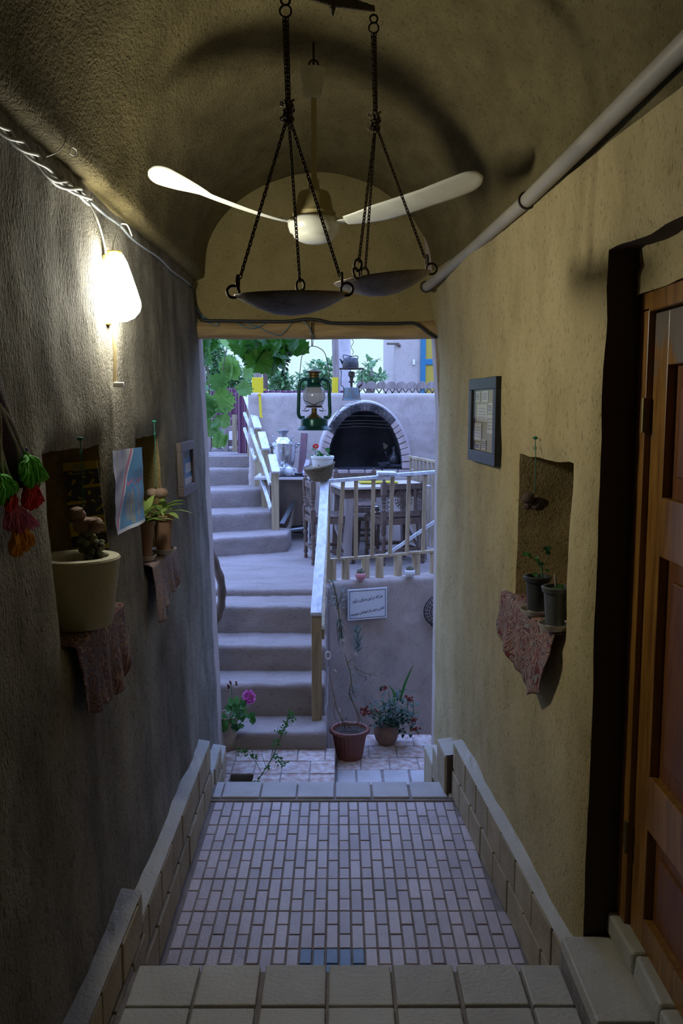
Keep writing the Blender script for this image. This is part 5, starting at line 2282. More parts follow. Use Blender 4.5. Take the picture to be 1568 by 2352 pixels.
# clutter under the side table
b = MB()
b.beam(at(647, 1203, Y=9.15), at(676, 1150, Y=9.75), .05, .012)
tag(b.build('metal_strip', M['galv'], bevel=.002), 'flat grey strip leaning under the samovar table', 'strip')
b = MB()
b.tube([at(656, 1219, Y=9.42), at(706, 1213, Y=9.50)], .026, 12)
tag(b.build('metal_pipe', M['steel_d'], smooth='auto'), 'short grey pipe lying on the ground under the samovar table', 'pipe')
b = MB()
for k in range(3):
    b.tube(curve([at(653 + 3 * k, 1222 - 2 * k, Y=9.15), at(665 + 2 * k, 1200 + 3 * k, Y=9.3), at(680 - 3 * k, 1150 + 12 * k, Y=9.6)], 5), .007, 6)
tag(b.build('sticks', M['stem']), 'a few thin pale sticks leaning together under the samovar table', 'sticks')
b = MB()
b.tube(curve([Vector((-.46 + .09 * math.cos(i * .8), 9.62 + .07 * math.sin(i * .8), .62 + .008 * i)) for i in range(18)], 3), .008, 6)
tag(b.build('hose_coil', M['cable_black'], smooth=True), 'coil of black hose on the ground behind the grey pipe', 'hose')

# ---- fireplace
FYF = 9.36
fp = thing('fireplace', (.27, 9.5, .594), 'arched brick fireplace blackened by soot, built against the back wall', 'fireplace')
zb_ = at(838, 1077, Y=FYF).z
iL, iR, iT = at(751, 1077, Y=FYF).x, at(923, 1077, Y=FYF).x, at(838, 943, Y=FYF).z
oL, oR, oT = at(733, 1077, Y=FYF).x, at(942, 1077, Y=FYF).x, at(838, 925, Y=FYF).z
icx, ihw, ocx, ohw = (iL + iR) / 2, (iR - iL) / 2, (oL + oR) / 2, (oR - oL) / 2


def arc(k, f):
    a = PI - PI * k
    ci, ce = icx + (ocx - icx) * f, ihw + (ohw - ihw) * f
    h = (iT - zb_) + ((oT - iT)) * f
    return (ci + ce * math.cos(a) * (1 - .04 * math.sin(a) ** 2), zb_ + h * math.sin(a) ** .92)


NB = 31
for lo, hi, mat in ((0, 6, 'hearth_brick'), (6, 23, 'soot_brick'), (23, NB, 'hearth_brick')):
    for i in range(lo, hi):
        b = MB()
        k0, k1 = (i + .06) / NB, (i + .94) / NB
        pr_ = [arc(k0, 0), arc(k0, 1), arc(k1, 1), arc(k1, 0)]
        dy = random.uniform(-.006, .006)
        b.prism(pr_, lambda x, z, t: Vector((x, FYF - .03 + dy + t, z)), .11)
        b.build('arch_brick', M[mat], fp, bevel=.004)
b = MB()
n = 40
outer = [arc(i / n, 1.0) for i in range(n + 1)]
shell = [(ocx + (x - ocx) * 1.03, zb_ + (z - zb_) * 1.02) for x, z in outer]
inner_ = [arc(i / n, .10) for i in range(n + 1)]
vs, fs = [], []
for (x, z), (xi, zi) in zip(shell, inner_):
    vs += [Vector((x, FYF, z)), Vector((ocx + (x - ocx) * 1.06, 9.87, zb_ + (z - zb_) * 1.03)), Vector((xi, FYF, zi))]
for i in range(n):
    a = i * 3
    fs += [(a, a + 1, a + 4, a + 3), (a, a + 3, a + 5, a + 2)]
b.add(vs, fs)
b.build('plaster_hood', M['plaster_lt'], fp, smooth='auto')
b = MB()
vs, fs = [], []
inn = [arc(i / n, .02) for i in range(n + 1)]
for x, z in inn:
    vs += [Vector((x, FYF - .0, z)), Vector((icx + (x - icx) * .93, 9.84, zb_ + (z - zb_) * .95))]
for i in range(n):
    a = i * 2
    fs.append((a, a + 1, a + 3, a + 2))
m0 = len(vs)
fs.append(tuple(range(1, m0, 2)))
vs += [Vector((iL, FYF, zb_ + .002)), Vector((iR, FYF, zb_ + .002)), Vector((iR, 9.84, zb_ + .002)), Vector((iL, 9.84, zb_ + .002))]
fs.append((m0, m0 + 1, m0 + 2, m0 + 3))
b.add(vs, fs)
b.build('firebox', M['soot'], fp, smooth='auto')
b = MB()
b.box(((oL + oR) / 2, 9.58, (.594 + zb_ - .075) / 2), (oR - oL + .12, .54, zb_ - .075 - .594))
b.build('plinth', M['adobe'], fp, bevel=.015)
k = 0
x = oL - .04
while x < oR + .03:
    w = .185 if k % 2 else .17
    b = MB()
    b.box((x + w / 2, 9.42, zb_ - .04), (w - .012, .22, .066), rot(0, 0, random.uniform(-.03, .03)))
    b.build('hearth_brick', M['hearth_brick'], fp, bevel=.005)
    x += w
    k += 1
b = MB()
b.box(((oL + oR) / 2, 9.58, zb_ - .042), (oR - oL + .08, .50, .062))
b.build('mortar_bed', M['mortar'], fp)

gr = thing('wire_grill', at(830, 960, Y=9.27), 'thin curved wire grill rack hanging over the mouth of the brick fireplace', 'grill')
b = MB()
for (x0, x1, v, sg_) in ((786, 864, 932, -1), (777, 877, 945, 0), (768, 884, 957, 1), (763, 890, 968, 1), (757, 896, 976, 2), (754, 900, 984, 3)):
    b.tube(curve([at(x0, v + 1, Y=9.29), at((x0 + x1) / 2, v - 1 - sg_, Y=9.28), at(x1, v, Y=9.29)], 6), .0028, 5)
b.build('cross_wire', M['iron'], gr, smooth=True)
b = MB()
b.tube([at(786, 932, Y=9.29), at(768, 957, Y=9.29), at(754, 984, Y=9.29)], .0035, 5)
b.tube([at(864, 932, Y=9.29), at(884, 957, Y=9.29), at(902, 986, Y=9.29)], .0035, 5)
b.build('side_wire', M['iron'], gr, smooth=True)
ew = at(905, 1069, Y=9.52)
ew.z = zb_ + .003
t = thing('ewer', ew, 'dark metal ewer standing at the right inside the fireplace', 'ewer')
b = MB()
b.lathe([(0, 0), (.045, 0), (.048, .008), (.035, .018), (.062, .05), (.068, .09), (.055, .13), (.028, .155), (.022, .19), (.030, .21), (.012, .23), (0, .245)], ew, 26)
b.build('body', M['tray'], t, smooth=True)
b = MB()
b.tube(curve([ew + Vector((.03, 0, .20)), ew + Vector((.075, 0, .19)), ew + Vector((.08, 0, .12)), ew + Vector((.06, 0, .07))], 5), .005, 6)
b.build('handle', M['tray'], t, smooth=True)
b = MB()
b.tube([ew + Vector((-.055, 0, .08)), ew + Vector((-.09, 0, .15)), ew + Vector((-.10, 0, .18))], [.012, .008, .006], 8)
b.build('spout', M['tray'], t, smooth=True)
b = MB()
for (u0, u1, dz, y0, y1) in ((872, 912, .025, 9.44, 9.50), (880, 926, .02, 9.50, 9.42), (868, 895, .045, 9.47, 9.45)):
    p, q = at(u0, 1070, Y=y0), at(u1, 1066, Y=y1)
    p.z, q.z = zb_ + dz, zb_ + dz + .01
    b.tube([p, q], .018, 7)
tag(b.build('charred_wood', M['soot'], smooth=False), 'heap of charred sticks at the right of the fireplace floor', 'firewood')

# ---- paraffin stove and kettle on top of the fireplace
sv = at(807, 922, Y=9.62)
topz = zb_ + (oT - zb_) * 1.035 + .012
sv.z = topz - .01
t = thing('paraffin_stove', sv, 'old blue-grey paraffin stove standing on top of the fireplace', 'stove')
b = MB()
b.lathe([(0, 0), (.088, 0), (.090, .006), (.082, .014), (.082, .125), (.078, .135), (.02, .140), (0, .14)], sv, 28)
b.build('fuel_tank', M['teal_tin'], t, smooth='auto')
b = MB()
b.tube([sv + Vector((0, 0, .13)), sv + Vector((0, 0, .19))], .012, 8)
b.lathe([(.03, .19), (.034, .20), (.018, .215), (.022, .25), (.036, .262), (.036, .30), (.02, .31), (0, .31)], sv, 18)
b.tube([sv + Vector((.07, 0, .14)), sv + Vector((.11, -.02, .17))], .009, 8)
b.build('burner', M['iron'], t, smooth='auto')
for k in range(3):
    a = math.radians((185, -8, 95)[k])
    d = Vector((math.cos(a), math.sin(a), 0))
    b = MB()
    b.tube(curve([sv + d * .098 + Vector((0, 0, -.002)), sv + d * .088 + Vector((0, 0, .05)), sv + d * .088 + Vector((0, 0, .14)), sv + d * .115 + Vector((0, 0, .17)), sv + d * .112 + Vector((0, 0, .31)), sv + d * .13 + Vector((0, 0, .335))], 4), .0045, 6)
    b.build('leg', M['iron'], t, smooth=True)
b = MB()
b.ring(sv + Vector((0, 0, .34)), .13, .008, (0, 0, 1), 28, 6)
b.ring(sv + Vector((0, 0, .34)), .07, .005, (0, 0, 1), 24, 6)
for k in range(3):
    a = k * PI / 3
    d = Vector((math.cos(a), math.sin(a), 0)) * .125
    b.tube([sv + d + Vector((0, 0, .34)), sv - d + Vector((0, 0, .34))], .004, 5)
b.build('pot_ring', M['iron'], t, smooth=True)
kt = sv + Vector((-.012, 0, .350))
t = thing('kettle', kt, 'soot-black kettle sitting on the paraffin stove', 'kettle')
b = MB()
b.lathe([(0, 0), (.080, 0), (.090, .01), (.088, .05), (.080, .09), (.066, .105), (.03, .112), (.012, .115), (.014, .126), (0, .13)], kt, 28)
b.build('body', M['tray'], t, smooth='auto')
b = MB()
b.tube([kt + Vector((-.08, 0, .04)), kt + Vector((-.105, 0, .085)), kt + Vector((-.118, 0, .095))], [.014, .009, .006], 8)
b.build('spout', M['tray'], t, smooth=True)
b = MB()
b.tube(curve([kt + Vector((-.07, 0, .09)), kt + Vector((-.075, 0, .135)), kt + Vector((0, 0, .122)), kt + Vector((.075, 0, .125)), kt + Vector((.078, 0, .09))], 5), .005, 6)
b.build('handle', M['tray'], t, smooth=True)

# ---- posts of the pergola, house and fence beyond
def sleeved_post(u, w, Y, mat, label, v_top, v_bot, sl, r=None):
    c = at(u, v_bot, Y=Y)
    t = thing('pergola_post', (c.x, Y, 1.46), label, 'post')
    h = w * Y / FPX / 2
    b = MB()
    b.tube([(c.x, Y, 1.45), (c.x + .01, Y, 2.3), (c.x - .01, Y, 2.9), (c.x, Y, 3.34)], [h * 1.05, h, h * .98, h * .9], 12)
    b.build('trunk', mat, t, smooth='auto')
    if sl:
        z1, z0 = at(u, sl[0], Y=Y).z, at(u, sl[1], Y=Y).z
        b = MB()
        b.lathe([(h * 1.12, z0), (h * 1.14, z1), (h * 1.06, z1), (h * 1.05, z0)], (c.x, Y, 0), 14)
        b.build('sleeve', M['yellow'], t, smooth='auto')['label'] = 'bright yellow sleeve'
    return t


sleeved_post(589, 23, 10.5, M['trunk'], 'pale thick wooden post with a yellow sleeve behind the left end of the wall', 780, 905, None)
sp = thing('yellow_plate', at(591, 905, Y=10.36), 'square bright yellow metal plate with a hooked strip hanging from the pale post', 'plate')
b = MB()
a, c = at(578, 867, Y=10.30), at(604, 904, Y=10.30)
b.box(((a.x + c.x) / 2, 10.32, (a.z + c.z) / 2), (c.x - a.x, .05, a.z - c.z))
b.build('plate', M['yellow'], sp, bevel=.004)
b = MB()
a, c = at(596, 903, Y=9.82), at(599, 958, Y=9.80)
b.beam(at(595, 903, Y=10.24), at(594.5, 906, Y=9.80), .028, .010)
b.beam(a, c, .026, .010, (0, 1, 0))
b.beam(c, c + Vector((.025, -.0, 0)), .026, .012)
b.build('strip', M['yellow'], sp, bevel=.002)
sleeved_post(608, 11, 10.9, M['trunk_d'], 'thin dark wooden post with a low yellow sleeve, just right of the pale post', 780, 905, (893, 904))
sleeved_post(770.5, 15, 10.35, M['trunk'], 'grey wooden post with a yellow sleeve beside the white pillar', 780, 905, (867, 903))
sleeved_post(466, 13, 10.6, M['trunk'], 'wooden post with a yellow band at the far left behind the vine leaves', 825, 905, (890, 905))
b = MB()
a = at(790, 900, Y=11.2)
b.box((a.x, 11.2, 2.8), (.165, .165, 2.7))
tag(lumpy(b.build('plaster_pillar', M['plaster_lt']), 3, .015, .02), 'whitish plastered pillar behind the kettle', 'pillar')

# picket screen with rounded tops
ws = thing('wooden_screen', (.75, 11.3, 2.1), 'pale wooden screen with scalloped top boards beyond the back wall', 'fence')
x0, x1 = at(818, 880, Y=11.3).x, 2.2
zt_, zm, zl = at(900, 878, Y=11.3).z, at(900, 885, Y=11.3).z, at(900, 893, Y=11.3).z
k = 0
w = .128
while x0 + k * w < x1:
    b = MB()
    cx_ = x0 + (k + .5) * w
    pr_ = [(cx_ - w * .49, zl)] + [(cx_ - w * .49 * math.cos(PI * i / 10), zm + (zt_ - zm) * 1.3 * math.sin(PI * i / 10)) for i in range(11)] + [(cx_ + w * .49, zl)]
    b.prism(pr_, lambda x, z, t: Vector((x, 11.28 + t, z)), .03)
    b.build('board', M['trunk'], ws, bevel=.003)
    k += 1
b = MB()
i = 0
x = x0
while x < x1:
    b.beam((x, 11.30, zl), (x + .07, 11.30, zl - .10), .014, .012, (0, 1, 0))
    b.beam((x + .07, 11.30, zl), (x, 11.30, zl - .10), .014, .012, (0, 1, 0))
    x += .085
b.build('lattice', M['trunk_d'], ws)
b = MB()
b.beam((x0, 11.3, 2.08), (x1, 11.3, 2.08), .04, .05)
for x in (x0 + .05, x0 + 1.0, x1 - .1):
    b.beam((x, 11.3, 1.46), (x, 11.3, 2.1), .05, .05, (0, 1, 0))
b.build('bottom_rail', M['trunk'], ws)

# house at the right
hx = at(904, 830, Y=13).x
hs = thing('house', (hx + 1.6, 14.5, 1.46), 'pink clay house wall at the upper right with a blue and ochre door', 'house')
b = MB()
b.box((hx + 1.6, 14.6, 3.4), (3.2, 3.1, 4.2))
b.build('wall', M['adobe'], hs, bevel=.03)
b = MB()
xa = at(967, 830, Y=13).x
HY = 13.04
b.box((xa + .03, HY, 2.55), (.075, .06, 2.2))
b.box((xa + 1.0, HY, 2.55), (.075, .06, 2.2))
zb1 = at(980, 831, Y=13).z
b.box((xa + .5, HY, zb1), (1.0, .05, .085))
b.box((xa + .5, HY, 3.62), (1.05, .06, .08))
b.build('door_frame', M['blue_paint'], hs, bevel=.006)
b = MB()
b.box((xa + .5, HY + .01, (zb1 + 3.6) / 2), (.9, .03, 3.6 - zb1))
b.box((xa + .5, HY + .01, (zb1 + 1.5) / 2), (.9, .03, zb1 - 1.5))
b.build('door_panel', M['ochre_paint'], hs, bevel=.004)
b = MB()
a = at(950, 832, Y=13.03)
b.box((a.x, 13.03, a.z), (.035, .03, .075))
b.build('switch_box', M['white_pl'], hs, bevel=.003)
b = MB()
a, c = at(889, 789.5, Y=12.9), at(921, 790, Y=13.1)
b.beam(a, c, .03, .03)
b.beam(at(917, 791, Y=13.02), at(917, 796, Y=13.04), .03, .03, (0, 1, 0))
b.build('wall_peg', M['trunk_d'], hs, bevel=.003)

# ---- benches with rugs on the upper terrace
bn = thing('rug_bench', (-1.35, 11.4, 1.46), 'wooden bench with maroon striped rugs on the upper terrace behind the stairs', 'bench')
BY = 11.2
for u, v0 in ((538.5, 952), (519, 988), (503, 990), (570, 985), (478, 975)):
    a = at(u, v0, Y=BY if u != 503 else 11.9)
    b = MB()
    b.box((a.x, a.y, (a.z + 1.46) / 2), (.06, .06, a.z - 1.46))
    b.build('leg', M['post_w'] if u == 538.5 else M['trunk'], bn, bevel=.004)
b = MB()
for v, Y in ((985, BY), (1020, BY + .05), (1018, BY + .7)):
    a, c = at(462, v, Y=Y), at(600, v - 3, Y=Y)
    b.beam(a, c, .04, .07)
b.build('rail', M['trunk'], bn, bevel=.004)
b = MB()
a, c = at(531, 903, Y=BY + .05), at(572, 953, Y=BY + .05)
b.grid(lambda s, t: Vector((a.x + (c.x - a.x + .3) * s, BY - .02 + .02 * math.sin(s * 9) * t, a.z + (c.z - a.z) * t)), 20, 12)
r1 = b.build('rug', M['kilim'], bn, smooth=True)
so = r1.modifiers.new('thick', 'SOLIDIFY')
so.thickness = .02
b = MB()
a, c = at(470, 958, Y=BY + .3), at(570, 985, Y=BY)
b.box(((a.x + c.x) / 2, BY + .38, (a.z + c.z) / 2 - .01), (c.x - a.x, .75, .13))
b.box(((a.x + c.x) / 2, BY + .78, c.z + .30), (c.x - a.x, .08, .45))
r2 = b.build('rug', M['kilim'], bn, bevel=.02)
b = MB()
a, c = at(545, 897, Y=10.7), at(694, 905, Y=10.7)
b.box(((a.x + c.x) / 2 + .3, 10.7, (a.z + 1.46) / 2), (c.x - a.x + .6, .10, a.z - 1.46))
tag(b.build('striped_rug', M['kilim'], bevel=.02), 'long maroon striped rug backrest whose top shows above the back wall', 'rug')

b = MB()
hcx = kt + Vector((.02, 0, .14))
b.tube(curve([hcx + Vector((.012 * math.sin(i * 1.3), .012 * math.cos(i * 1.3), .022 * i)) for i in range(34)], 3), .003, 5)
tag(b.build('curly_wire', M['iron'], smooth=True), 'thin curly wire dangling above the soot-black kettle', 'wire')

# ================================================================ PLANTS
def spray(b, path, Y, L, w, n, seed, up=.4, dr=.3):
    """narrow leaves set around a stem given in the photograph"""
    random.seed(seed)
    P = curve([at(u, v, Y=Y) for u, v in path], 8)
    for i in range(n):
        k = i / max(1, n - 1) * (len(P) - 2)
        j = int(k)
        p = P[j].lerp(P[j + 1], k - j)
        t = (P[j + 1] - P[j]).normalized()
        a = i * 2.4
        s = t.orthogonal().normalized()
        q = t.cross(s)
        d = (s * math.cos(a) + q * math.sin(a)) + t * up
        b.leaf(p, d, t, L * random.uniform(.7, 1.15), w, .1, dr)


# red-brown pot with the tall leggy succulent
rp_ = Vector((.068, 5.66, -.30))
t = thing('potted_succulent', rp_, 'red-brown fluted pot with a tall leggy succulent trained up the terrace wall', 'potted plant')
b = MB()
b.lathe([(0, 0), (.082, 0), (.086, .01), (.112, .165), (.116, .172), (.128, .176), (.134, .188), (.131, .202), (.122, .206), (.112, .200), (.106, .178), (0, .176)], rp_, 48, flute=24)
b.build('pot', M['red_pot'], t, smooth='auto')
b = MB()
b.grid(lambda s, k: rp_ + Vector((.108 * k * math.cos(2 * PI * s), .108 * k * math.sin(2 * PI * s), .182 + .01 * nz(math.cos(2 * PI * s) * k * 2, math.sin(2 * PI * s) * k * 2, 2, 3))), 24, 6)
b.build('soil', M['soil'], t, smooth=True)
mains = [([(805, 1672), (800, 1662), (815, 1662), (824, 1655), (816, 1626), (802, 1593), (806, 1568), (803, 1542), (793, 1507), (787, 1476), (784, 1448), (778, 1410), (772, 1370), (764, 1338)], .0052),
         ([(792, 1672), (784, 1651), (770, 1616), (761, 1572), (755, 1547)], .0048),
         ([(786, 1668), (768, 1645), (768, 1600), (761, 1572), (776, 1547), (770, 1535)], .003),
         ([(798, 1522), (816, 1505), (820, 1490)], .0034), ([(808, 1524), (829, 1542), (852, 1547), (866, 1553)], .0034),
         ([(810, 1670), (830, 1664), (826, 1645), (815, 1620)], .003), ([(800, 1672), (790, 1655), (778, 1640)], .0026),
         ([(764, 1590), (786, 1575), (796, 1568)], .002), ([(806, 1568), (812, 1590), (818, 1600)], .003),
         ([(784, 1500), (776, 1470), (774, 1440)], .0026), ([(772, 1400), (780, 1380), (785, 1360)], .003)]
b = MB()
for i, (p, r) in enumerate(mains):
    b.tube(curve([at(u, v, Y=5.66 + (.10 if v < 1500 else 0) * 1 + .012 * math.sin(i + v)) for u, v in p], 5), r, 7)
b.build('stem', M['stem'], t, smooth=True)
b = MB()
spray(b, [(772, 1395), (768, 1365), (762, 1335)], 5.75, .075, .013, 34, 1, .8, .4)
spray(b, [(780, 1400), (784, 1375), (787, 1352)], 5.76, .07, .012, 22, 2, .7, .5)
spray(b, [(783, 1460), (780, 1435), (776, 1415)], 5.75, .06, .010, 24, 3, -.8, .4)
spray(b, [(820, 1500), (821, 1475), (818, 1445)], 5.74, .075, .014, 30, 4, 1.0, .0)
spray(b, [(812, 1545), (832, 1552), (862, 1556)], 5.66, .055, .010, 22, 5, .3, .6)
spray(b, [(805, 1610), (812, 1590), (815, 1575)], 5.64, .055, .011, 26, 6, .5, .3)
spray(b, [(799, 1560), (802, 1545), (801, 1535)], 5.68, .05, .010, 14, 7, .4, .3)
spray(b, [(780, 1655), (795, 1652)], 5.60, .045, .009, 8, 8, .9, .3)
b.build('leaves', M['leaf_grey'], t, smooth=True)
for u, v in ((789, 1470), (818, 1503), (772, 1540), (778, 1631)):
    b = MB()
    b.ring(at(u, v, Y=5.70), .010, .003, (.4, 1, .3), 10, 4)
    b.build('tie_string', M['white_pl'], t)

# brown pot with the flowering bush
bp_ = Vector((.327, 5.90, -.30))
t = thing('potted_kalanchoe', bp_, 'brown clay pot with a bushy dark green plant and small rusty red flowers', 'potted plant')
b = MB()
b.lathe([(0, 0), (.052, 0), (.074, .03), (.086, .07), (.088, .105), (.084, .135), (.088, .145), (.080, .147), (.076, .13), (0, .13)], bp_, 32)
b.build('pot', M['brown_pot'], t, smooth='auto')
random.seed(21)
b = MB()
cen = []
for i in range(330):
    u = random.gauss(903, 26)
    v = random.gauss(1645, 27)
    if v < 1582 or v > 1700 or u < 842 or u > 962 or (v > 1672 and u < 915) or (v < 1610 and (u < 850 or u > 945)):
        continue
    p = at(u, v, Y=5.88 + random.uniform(-.14, .10))
    d = Vector((random.uniform(-1, 1), random.uniform(-1.2, .3), random.uniform(-.2, .9)))
    b.leaf(p, d, (0, 0, 1), random.uniform(.030, .050), random.uniform(.022, .032), .15, .4)
b.build('leaves', M['leaf_dark'], t, smooth=True)
b = MB()
for i in range(9):
    b.tube(curve([bp_ + Vector((0, 0, .13)), at(860 + i * 12, 1640 + 10 * math.sin(i * 2), Y=5.88), at(850 + i * 14, 1600 + 20 * math.sin(i * 1.7) + abs(i - 4) * 6, Y=5.86)], 4), .003, 5)
b.build('stem', M['stem_g'], t, smooth=True)
for cu, cv, n_, s_ in ((880, 1580, 12, 4), (845, 1635, 26, 9), (936, 1604, 12, 5), (948, 1655, 14, 6), (955, 1675, 10, 6)):
    b = MB()
    for i in range(n_):
        rleaf(b, at(random.gauss(cu, s_), random.gauss(cv, s_ * .6), Y=5.80 + random.uniform(-.02, .02)), .010, (random.uniform(-1, 1), -1, random.uniform(0, 1)), 4, .3)
    b.build('flower', M['fl_rust'], t, smooth=True)
b = MB()
for path in ([(905, 1620), (904, 1590), (890, 1573)], [(918, 1610), (930, 1570), (949, 1526)]):
    P_ = curve([at(u, v, Y=5.86) for u, v in path], 6)
    vs, fs = [], []
    for i, p in enumerate(P_):
        w_ = .010 * math.sin(PI * min(1, (i + 1.5) / len(P_))) * .8 + .001
        vs += [p + Vector((-w_, 0, 0)), p + Vector((0, -.004, 0)), p + Vector((w_, 0, 0))]
    for i in range(len(P_) - 1):
        a = i * 3
        fs += [(a, a + 1, a + 4, a + 3), (a + 1, a + 2, a + 5, a + 4)]
    b.add(vs, fs)
b.build('blade_leaf', M['leaf_mid'], t, smooth=True)

# pink geranium in the crackled pot at the left jamb
gp = Vector((-.735, 5.50, -.18))
t = thing('potted_geranium', gp, 'crackled cream pot with a magenta-flowered geranium at the foot of the stairs', 'potted plant')
b = MB()
b.lathe([(0, 0), (.040, 0), (.048, .01), (.066, .10), (.078, .20), (.084, .215), (.084, .235), (.076, .235), (.070, .21), (0, .20)], gp, 36, wob=.01)
b.build('pot', M['crackle_pot'], t, smooth='auto')
b = MB()
b.lathe([(.072, .212), (0, .220)], gp, 20)
b.build('soil', M['soil'], t)
GY = 5.42
b = MB()
for p, r in (([(520, 1668), (530, 1650), (545, 1625), (556, 1600)], .0045), ([(522, 1665), (532, 1625), (531, 1580), (529, 1568)], .0028), ([(526, 1660), (555, 1640), (578, 1650)], .003), ([(515, 1668), (505, 1655), (498, 1652)], .003), ([(545, 1625), (560, 1612), (568, 1605)], .003), ([(531, 1580), (540, 1572), (543, 1568)], .0016)):
    b.tube(curve([at(u, v, Y=GY) for u, v in p], 5), r, 6)
b.build('stem', M['stem_g'], t, smooth=True)
b = MB()
random.seed(31)
for i in range(64):
    if i < 30:
        u, v = random.gauss(545, 13), random.gauss(1628, 11)
    elif i < 52:
        u, v = random.gauss(515, 13), random.gauss(1658, 8)
    else:
        u, v = random.choice([(580, 1655), (575, 1645), (555, 1672), (548, 1668), (553, 1640), (532, 1617)])
        u += random.gauss(0, 3)
        v += random.gauss(0, 3)
    rleaf(b, at(u, v, Y=GY + random.uniform(-.06, .05)), random.uniform(.016, .026), (random.uniform(-1, 1), -1, random.uniform(-.2, 1.2)), 7, .25)
b.build('leaves', M['leaf_mid'], t, smooth=True)
b = MB()
for i in range(70):
    a, q = random.uniform(0, 2 * PI), math.sqrt(random.random())
    u, v = 569 + 14 * q * math.cos(a) + 2, 1602 + 17 * q * math.sin(a)
    if u < 560 and v > 1606:
        continue
    rleaf(b, at(u, v, Y=GY - .03 + .02 * q), .010, (math.cos(a) * q, -1, -math.sin(a) * q + .3), 5, .3)
b.build('flower', M['fl_pink'], t, smooth=True)['label'] = 'ball of magenta petals'
b = MB()
for u, v in ((523, 1574), (526, 1577), (528, 1566), (530, 1570), (542, 1567), (543, 1572), (524, 1580)):
    b.blob(at(u, v, Y=GY), (.006, .005, .009), u, .2, 7, 5)
b.build('bud', M['fl_rust'], t, smooth=True)

# jasmine-like sprig growing from the drain
t = thing('wild_sprig', at(590, 1796, Y=4.99), 'thin green sprig growing up beside the dark drain at the foot of the stairs', 'plant')
b = MB()
SP = [([(589, 1797), (610, 1765), (628, 1735), (642, 1700), (655, 1670), (665, 1640)], .0034), ([(602, 1778), (590, 1755), (580, 1738)], .0018), ([(598, 1783), (615, 1770), (625, 1762)], .0015), ([(612, 1762), (603, 1740), (600, 1712)], .0014), ([(622, 1745), (640, 1740), (652, 1752)], .0016), ([(644, 1695), (635, 1685), (641, 1665)], .0013), ([(655, 1668), (668, 1655), (676, 1645)], .0014), ([(650, 1680), (662, 1660), (670, 1668)], .0012), ([(580, 1738), (565, 1722), (553, 1728)], .0014)]
for p, r in SP:
    b.tube(curve([at(u, v, Y=5.0) for u, v in p], 5), r, 5)
b.build('stem', M['stem_g'], t, smooth=True)
b = MB()
random.seed(8)
for cu, cv, n_, s_ in ((555, 1727, 12, 5), (583, 1735, 10, 4), (566, 1722, 7, 4), (640, 1745, 10, 5), (650, 1755, 9, 4), (633, 1705, 12, 5), (642, 1676, 8, 5), (658, 1662, 10, 5), (667, 1640, 14, 4), (673, 1650, 8, 4), (620, 1765, 8, 4), (590, 1796, 6, 3), (651, 1680, 7, 4), (632, 1738, 8, 4)):
    for i in range(n_):
        a = random.uniform(0, 2 * PI)
        b.leaf(at(random.gauss(cu, s_), random.gauss(cv, s_), Y=5.0 + random.uniform(-.02, .02)), (math.cos(a), random.uniform(-.5, .2), math.sin(a)), (0, -1, .3), .020, .009, .1, .3)
b.build('leaves', M['leaf_mid'], t, smooth=True)

# twisted bare vine trunk beside the stairs
b = MB()
pts = curve([at(u, v, Y=6.05) for u, v in [(462, 1215), (480, 1255), (496, 1298), (508, 1340), (508, 1385), (500, 1415), (488, 1440), (484, 1470), (478, 1510)]], 6)
b.tube(pts, [.020 + .010 * math.sin(PI * i / len(pts)) + .003 * math.sin(i * 1.3) for i in range(len(pts))], 10)
tag(b.build('vine_trunk', M['trunk_d'], smooth=True), 'curved bare dark vine trunk leaning at the left side of the lower stairs', 'trunk')

# ---- grapevine
GRAPE = [(0, 0), (.06, .16), (-.06, .34), (.14, .36), (.16, .50), (.30, .42), (.42, .54), (.50, .36), (.60, .34), (.66, .44), (.78, .26), (.86, .22), (.90, .10), (1.02, 0),
         (.90, -.10), (.86, -.22), (.78, -.26), (.66, -.44), (.60, -.34), (.50, -.36), (.42, -.54), (.30, -.42), (.16, -.50), (.14, -.36), (-.06, -.34), (.06, -.16)]


def vine(name, label, stems, clusters, mat, seed, Y):
    random.seed(seed)
    t = thing(name, at(stems[0][0][0][0], stems[0][0][0][1], Y=Y), label, 'vine')
    b = MB()
    for p, r in stems:
        b.tube(curve([at(u, v, Y=Y + .05 * math.sin(u)) for u, v in p], 5), r, 6)
    b.build('stem', M['stem'], t, smooth=True)
    b = MB()
    for cu, cv, su, sv_, n_, L in clusters:
        for i in range(n_):
            u, v = random.gauss(cu, su), random.gauss(cv, sv_)
            d = Vector((random.uniform(-.8, .8), random.uniform(-.35, .35), random.uniform(-1.2, -.2)))
            nrm = Vector((random.uniform(-.7, .7), random.uniform(-1, .2), random.uniform(-.1, .9)))
            p = at(u, v, Y=Y + random.uniform(-.25, .25))
            Ls = L * random.uniform(.75, 1.2)
            b.outline_leaf(p - d.normalized() * Ls * .5, d, nrm, Ls, GRAPE, .12, i)
    b.build('leaves', mat, t, smooth=False)
    return t


def tendril(t, path, Y, seed):
    random.seed(seed)
    P = curve([at(u, v, Y=Y) for u, v in path], 8)
    b = MB()
    b.tube(P, .0015, 4)
    for p in P[::1]:
        for _ in range(2):
            b.leaf(p, (random.uniform(-1, 1), random.uniform(-.4, .4), random.uniform(-.6, .3)), (0, -1, .2), .028, .012, .1, .2)
    b.build('dry_tendril', M['leaf_dark'], t)


